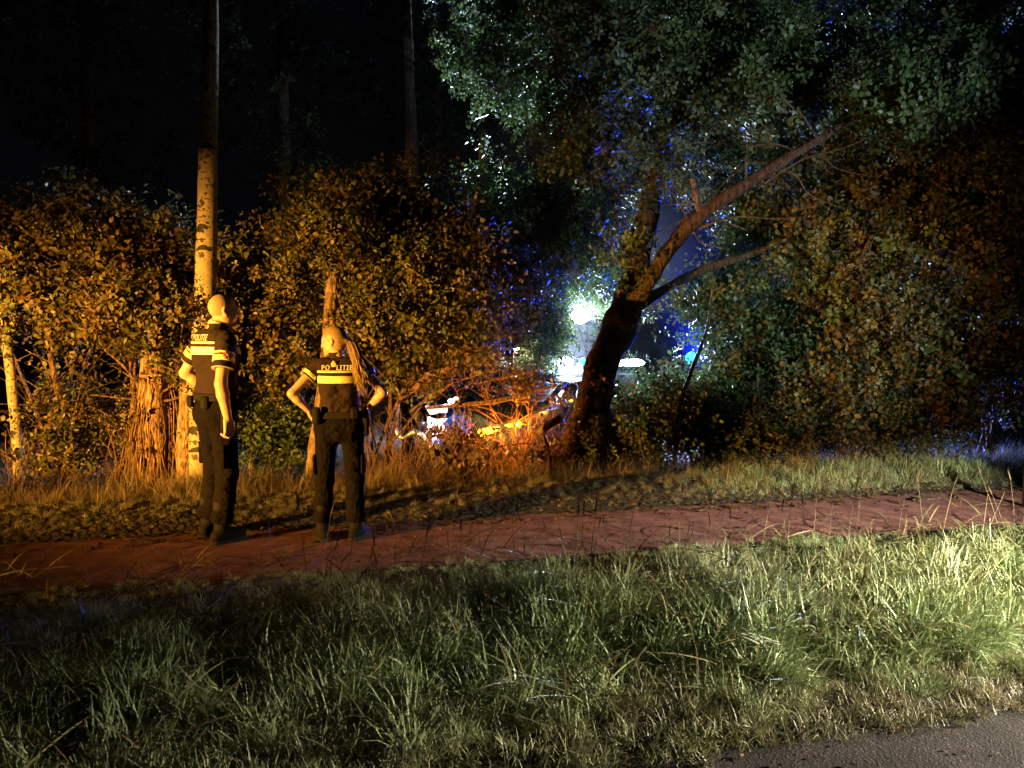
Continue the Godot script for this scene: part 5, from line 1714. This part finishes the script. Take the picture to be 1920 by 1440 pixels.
func make_vehicles():
	make_wreck()
	var y := ground_y(1.84, -19.2)
	var v = van("emergency_van", "dark emergency van with headlights and roof floodlight facing out between the trunks", Vector3(1.84, 0, -19.2), 0.0)
	var p := func(px: float, py: float, dp: float): return v.transform.affine_inverse() * at(px, py, dp)
	var white := Color(0.84, 0.92, 1.0)
	for q in [[1060, 683, 16.9, 0.17, 0.95], [1185, 680, 16.96, 0.28, 0.3], [1163, 681, 16.97, 0.08, 0.8]]:
		var lp: Vector3 = p.call(q[0], q[1], q[2])
		lens_disc(v, "headlight", lp, q[3], white, 22.0, q[4])
		spot(v, "headlight_beam", lp + Vector3(0, 0, 0.22), lp + Vector3(-0.6, 0.0, 4), white, (220.0 if q[0] < 1100 else 20.0) if q[3] > 0.1 else 20.0, 62.0, 0.8, 0.1)
	var lp2: Vector3 = p.call(1087, 593, 18.4)
	var fl = put(tube_mesh([Vector3(lp2.x, 2.1, lp2.z - 0.1), Vector3(lp2.x, lp2.y, lp2.z - 0.1)], [0.03, 0.03], 8), "lamp_post", M.plastic, v)
	lens_disc(v, "floodlight", lp2, 0.2, white, 30.0, 0.9)
	spot(v, "floodlight_lamp", lp2 + Vector3(0, 0, 0.16), lp2 + Vector3(1.0, 2.4, 5.4), white, 1000.0, 37.0, 0.35, 0.15)
	spot(v, "floodlight_spill", lp2 + Vector3(0, 0, 0.16), lp2 + Vector3(-1.6, 0.0, 5), white, 90.0, 62.0, 0.8, 0.15)
	var lp3: Vector3 = p.call(1092, 678, 16.94)
	put(box_mesh(Vector3(0.12, 0.2, 0.05), 0.01), "marker_light", glow(Color(0.9, 0.97, 1.0), 8.0), v).position = p.call(1086, 690, 16.95)
	lens_disc(v, "blue_beacon", lp3, 0.08, Color(0.05, 0.55, 1.0), 12.0)
	spot(v, "blue_beacon_lamp", lp3 + Vector3(0, 0, 0.1), lp3 + Vector3(0.3, 0.3, 5), Color(0.05, 0.3, 1.0), 20.0, 75.0, 0.6, 0.05)
	var v2 = van("emergency_van", "dark emergency van with a blue beacon glowing behind the right-hand shrubs", Vector3(4.3, 0, -20.0), 0.25)
	var b2: Vector3 = v2.transform.affine_inverse() * at(1296, 672, 17.2)
	lens_disc(v2, "blue_beacon", b2, 0.14, Color(0.1, 0.65, 1.0), 14.0)
	spot(v2, "blue_beacon_lamp", b2 + Vector3(0, 0.0, 0.12), b2 + Vector3(-0.4, 2.6, 4.6), Color(0.02, 0.2, 1.0), 420.0, 60.0, 0.8, 0.06)
	spot(v2, "blue_beacon_glow", b2 + Vector3(0, 0.25, 0.0), b2 + Vector3(0.4, 4.0, 1.6), Color(0.02, 0.2, 1.0), 70.0, 70.0, 0.6, 0.06)
	# lantern
	var lb := at(962, 860, 14.2)
	lb.y = ground_y(lb.x, lb.z)
	var top: Vector3 = at(964, 650, 14.2) - lb
	var la = thing("lantern", "small dark-hooded lantern on a thin pale post behind the wreck", "lantern", lb)
	put(tube_mesh([Vector3.ZERO, Vector3(0, top.y, 0)], [0.014, 0.012], 8), "post", M.bare, la)
	var st := new_st()
	lathe(st, [[0.17, 0.0], [0.17, 0.05], [0.12, 0.14], [0.03, 0.18], [0.0, 0.18]], 18, Transform3D(Basis(), Vector3(0.04, top.y, 0)))
	put(st.commit(), "hood", M.plastic, la)
	lens_disc(la, "lamp_glass", Vector3(0.05, top.y - 0.01, 0), 0.09, Color(1.0, 0.9, 0.7), 3.0, 0.5)
	omni(la, "lamp", Vector3(0.05, top.y - 0.08, 0), Color(1.0, 0.93, 0.8), 1.5, 0.05)
	# mist round the emergency lights
	for q in [[Vector3(2.6, 2.2, -17.0), Vector3(12, 8, 14), 0.00012, "thin mist hanging over the emergency lights"], [Vector3(3.9, 2.7, -17.6), Vector3(6.4, 6.0, 3.0), 0.0034, "blue-lit mist round the blue beacon"], [Vector3(1.15, 1.0, -16.0), Vector3(2.0, 1.7, 2.8), 0.006, "bright mist round the van headlights"], [Vector3(1.55, 2.1, -17.6), Vector3(2.4, 1.9, 2.4), 0.0014, "small mist round the roof floodlight"]]:
		var fog := FogVolume.new()
		fog.name = numbered("mist")
		fog.shape = RenderingServer.FOG_VOLUME_SHAPE_ELLIPSOID
		fog.size = q[1]
		fog.position = q[0]
		var fm := FogMaterial.new()
		fm.albedo = Color(0.95, 0.96, 1.0)
		fm.density = q[2]
		fog.material = fm
		add_child(fog)
		tag(fog, q[3], "mist", "", "stuff")

func stick(label: String, pts: Array, radii: Array, col: Color, called := "branch"):
	var base: Vector3 = pts[0]
	var o = put(tube_mesh(fit(base, pts), radii, 8, col, 0.25, 1.0, 4), called, M.bark)
	o.position = base
	return tag(o, label, "branch", "broken branches around the wreck")

func make_small_things():
	var red := Color(0.22, 0.12, 0.07)
	stick("long dead branch lying across the wreck's side window", [at(800, 765, 9.5), at(870, 758, 9.4), at(930, 752, 9.3), at(990, 738, 9.3), at(1045, 722, 9.35)], [0.02, 0.026, 0.03, 0.022, 0.012], red)
	stick("arched dead branch rising left of the wreck", [at(778, 735, 9.4), at(790, 715, 9.35), at(815, 700, 9.3), at(845, 688, 9.25)], [0.04, 0.045, 0.035, 0.015], red)
	stick("upright snapped stem above the wreck's bonnet", [at(806, 705, 9.4), at(809, 675, 9.4), at(812, 642, 9.4)], [0.018, 0.016, 0.014], red)
	stick("short split stub leaning against the foot of the leaning tree", [at(1008, 815, 9.0), at(1025, 800, 8.95), at(1052, 784, 8.9)], [0.035, 0.045, 0.04], red)
	stick("thin forked stem under the split stub", [at(1035, 890, 8.9), at(1032, 855, 8.9), at(1022, 825, 8.95), at(1012, 808, 9.0)], [0.014, 0.018, 0.02, 0.02], red)
	stick("broken slanting stake among the left shrubs", [at(112, 745, 9.3), at(104, 715, 9.3), at(94, 662, 9.3)], [0.035, 0.034, 0.03], red)
	stick("fallen branch in the grass below the kinked birch", [at(60, 850, 8.9), at(100, 858, 8.8), at(140, 872, 8.7)], [0.018, 0.016, 0.012], red)
	for q in [["thin bare branch slanting over the wreck's bonnet", 770, 770, 905, 700], ["thin bare branch over the wreck's roof", 890, 720, 1030, 690], ["bent bare branch left of the crumpled wing", 715, 850, 800, 745], ["dry bare branch below the amber lamp", 850, 870, 1010, 830]]:
		var d0 := rng.randf_range(9.1, 9.4)
		var a := at(q[1], q[2], d0)
		var b := at(q[3], q[4], d0 + 0.15)
		var mid := a.lerp(b, 0.5) + Vector3(0, rng.randf_range(-0.1, 0.08), 0.05)
		var st0 := new_st()
		var o := Node3D.new()
		o.name = numbered("branch")
		add_child(o)
		o.position = a
		tag(o, q[0], "branch", "broken branches around the wreck")
		put(tube_mesh([Vector3.ZERO, mid - a, b - a], [0.012, 0.015, 0.006], 6, red, 0.3, 1.0, 6), "stem", M.bark, o)
		for k in 7:
			var s0 := Vector3.ZERO.lerp(mid - a, rng.randf()) if k < 3 else (mid - a).lerp(b - a, rng.randf())
			var e := s0 + Vector3(rng.randf_range(-0.3, 0.3), rng.randf_range(-0.05, 0.35), rng.randf_range(-0.1, 0.25))
			tube(st0, [s0, s0.lerp(e, 0.5) + Vector3(0.02, 0.03, 0), e], [0.006, 0.004, 0.002], 4, red, 0.0, 1.0, 3)
		put(st0.commit(), "twigs", M.bark, o).set_meta("kind", "stuff")
	# brush pile round the wreck
	var xf := []
	var cols := []
	var mst := new_st()
	tube(mst, [Vector3.ZERO, Vector3(0.05, 0.22, 0.03), Vector3(-0.02, 0.42, 0.07), Vector3(0.06, 0.65, 0.02), Vector3(0.0, 0.9, -0.04)], [0.008, 0.007, 0.005, 0.004, 0.0015], 4, Color.WHITE, 0.0, 1.0, 3)
	tube(mst, [Vector3(-0.02, 0.42, 0.07), Vector3(-0.12, 0.52, 0.12), Vector3(-0.16, 0.7, 0.1)], [0.004, 0.003, 0.001], 4, Color.WHITE, 0.0, 1.0, 2)
	tube(mst, [Vector3(0.05, 0.22, 0.03), Vector3(0.17, 0.3, -0.03), Vector3(0.22, 0.27, -0.1), Vector3(0.33, 0.36, -0.1)], [0.004, 0.003, 0.002, 0.001], 4, Color.WHITE, 0.0, 1.0, 2)
	tube(mst, [Vector3(0.06, 0.65, 0.02), Vector3(0.14, 0.74, 0.08), Vector3(0.12, 0.85, 0.12)], [0.003, 0.002, 0.001], 4, Color.WHITE, 0.0, 1.0, 2)
	var m := mst.commit()
	for i in 640:
		var p := at(rng.randf_range(690, 1080), 880, rng.randf_range(8.9, 9.8))
		if i % 3 == 0:
			p = at(rng.randf_range(0, 360), 880, rng.randf_range(8.9, 9.6))
		p.y = ground_y(p.x, p.z) - 0.03
		var s := rng.randf_range(0.3, 1.1)
		xf.append(Transform3D((Basis(Vector3.UP, rng.randf() * TAU) * Basis(Vector3.RIGHT, rng.randfn() * 0.8)).scaled(Vector3(s, s, s)), p))
		cols.append(Color(0.16, 0.09, 0.05) * rng.randf_range(0.5, 1.5))
	tag(multi("brushwood", m, M.dry, xf, cols), "tangle of thin dead twigs around the wreck and left trunks", "twigs", "", "stuff")
	var bl := sprig(21, 12, 0.35, 0.07, 0.8)
	var bb := []
	for q in [[850, 815, 9.3, 0.18, 0.12], [900, 840, 9.2, 0.35, 0.12], [870, 870, 9.1, 0.4, 0.12], [980, 860, 9.0, 0.4, 0.12]]:
		bb.append(blob(q[0], q[1], q[2], q[3], q[4], 0.2, 16))
	var fo = foliage(null, Vector3.ZERO, bb, bl, [Color(0.12, 0.08, 0.03), Color(0.1, 0.06, 0.03), Color(0.08, 0.07, 0.03)], -0.5, 1.0, "bramble_leaves")
	tag(fo, "yellowed bramble leaves in front of the wreck's amber lamp", "leaves", "", "stuff")
	shrub("shrub", "dark broken bush pushed over the wreck's cabin", "shrub", "", at(1010, 880, 9.5), [blob(960, 710, 9.9, 0.42, 0.12, 0.15, 50), blob(1040, 735, 9.8, 0.22, 0.14, 0.15, 30), blob(900, 720, 9.9, 0.25, 0.1, 0.15, 24)], 7, 0.012, red, bl, [Color(0.05, 0.035, 0.02), Color(0.07, 0.045, 0.02)], -0.2, 1.5, 0.7)
	# pale post at the right edge of the frame
	var pp := at(1919, 992, 7.2)
	pp.y = 0.0
	var po = thing("marker_post", "pale slim marker post beside the path at the right edge", "post", pp)
	var st := new_st()
	chamfer_box(st, Vector3(0.07, 0.36, 0.07), Transform3D(Basis(), Vector3(0.03, 0.17, 0)), 0.008)
	put(st.commit(), "post_shaft", M.wood, po)
	# twig on the path, dead leaves and a flattened blade in the grass
	var tw = at(1735, 938, 7.45)
	tw.y = 0.012
	var s2 = put(tube_mesh([Vector3(-0.12, 0.0, 0), Vector3(0, 0.012, 0.02), Vector3(0.1, 0.01, -0.01), Vector3(0.19, 0.025, 0.0)], [0.012, 0.014, 0.01, 0.005], 6, Color(0.1, 0.07, 0.05), 0.3), "twig", M.bark)
	s2.position = tw
	tag(s2, "short dark twig lying on the cycle path at the right", "twig")
	for q in [["dead_leaf_clump", 175, 1175, 3.95, "curled dark dead leaves lying in the grass at the left", Color(0.1, 0.085, 0.08), 0.3], ["dead_leaf_clump", 1445, 1212, 3.45, "pale flattened grass leaf lying on the verge grass", Color(0.42, 0.45, 0.38), 0.22]]:
		var c: Vector3 = at(q[1], q[2], q[3])
		st = new_st()
		var pr := RandomNumberGenerator.new()
		pr.seed = 5
		for k in 7:
			blade(st, Vector3(pr.randf_range(-0.06, 0.06), pr.randf_range(-0.01, 0.03), pr.randf_range(-0.04, 0.04)), (PI if q[1] > 1000 else 0.0) + pr.randf_range(-0.5, 0.5), 1.25 + pr.randf_range(-0.1, 0.15), 0.5, q[6] * pr.randf_range(0.6, 1.1), 0.028 if q[1] < 1000 else 0.016, q[5] * pr.randf_range(0.7, 1.3), 6)
		var dl = put(st.commit(), q[0], M.dry)
		dl.position = c
		tag(dl, q[4], "leaves")
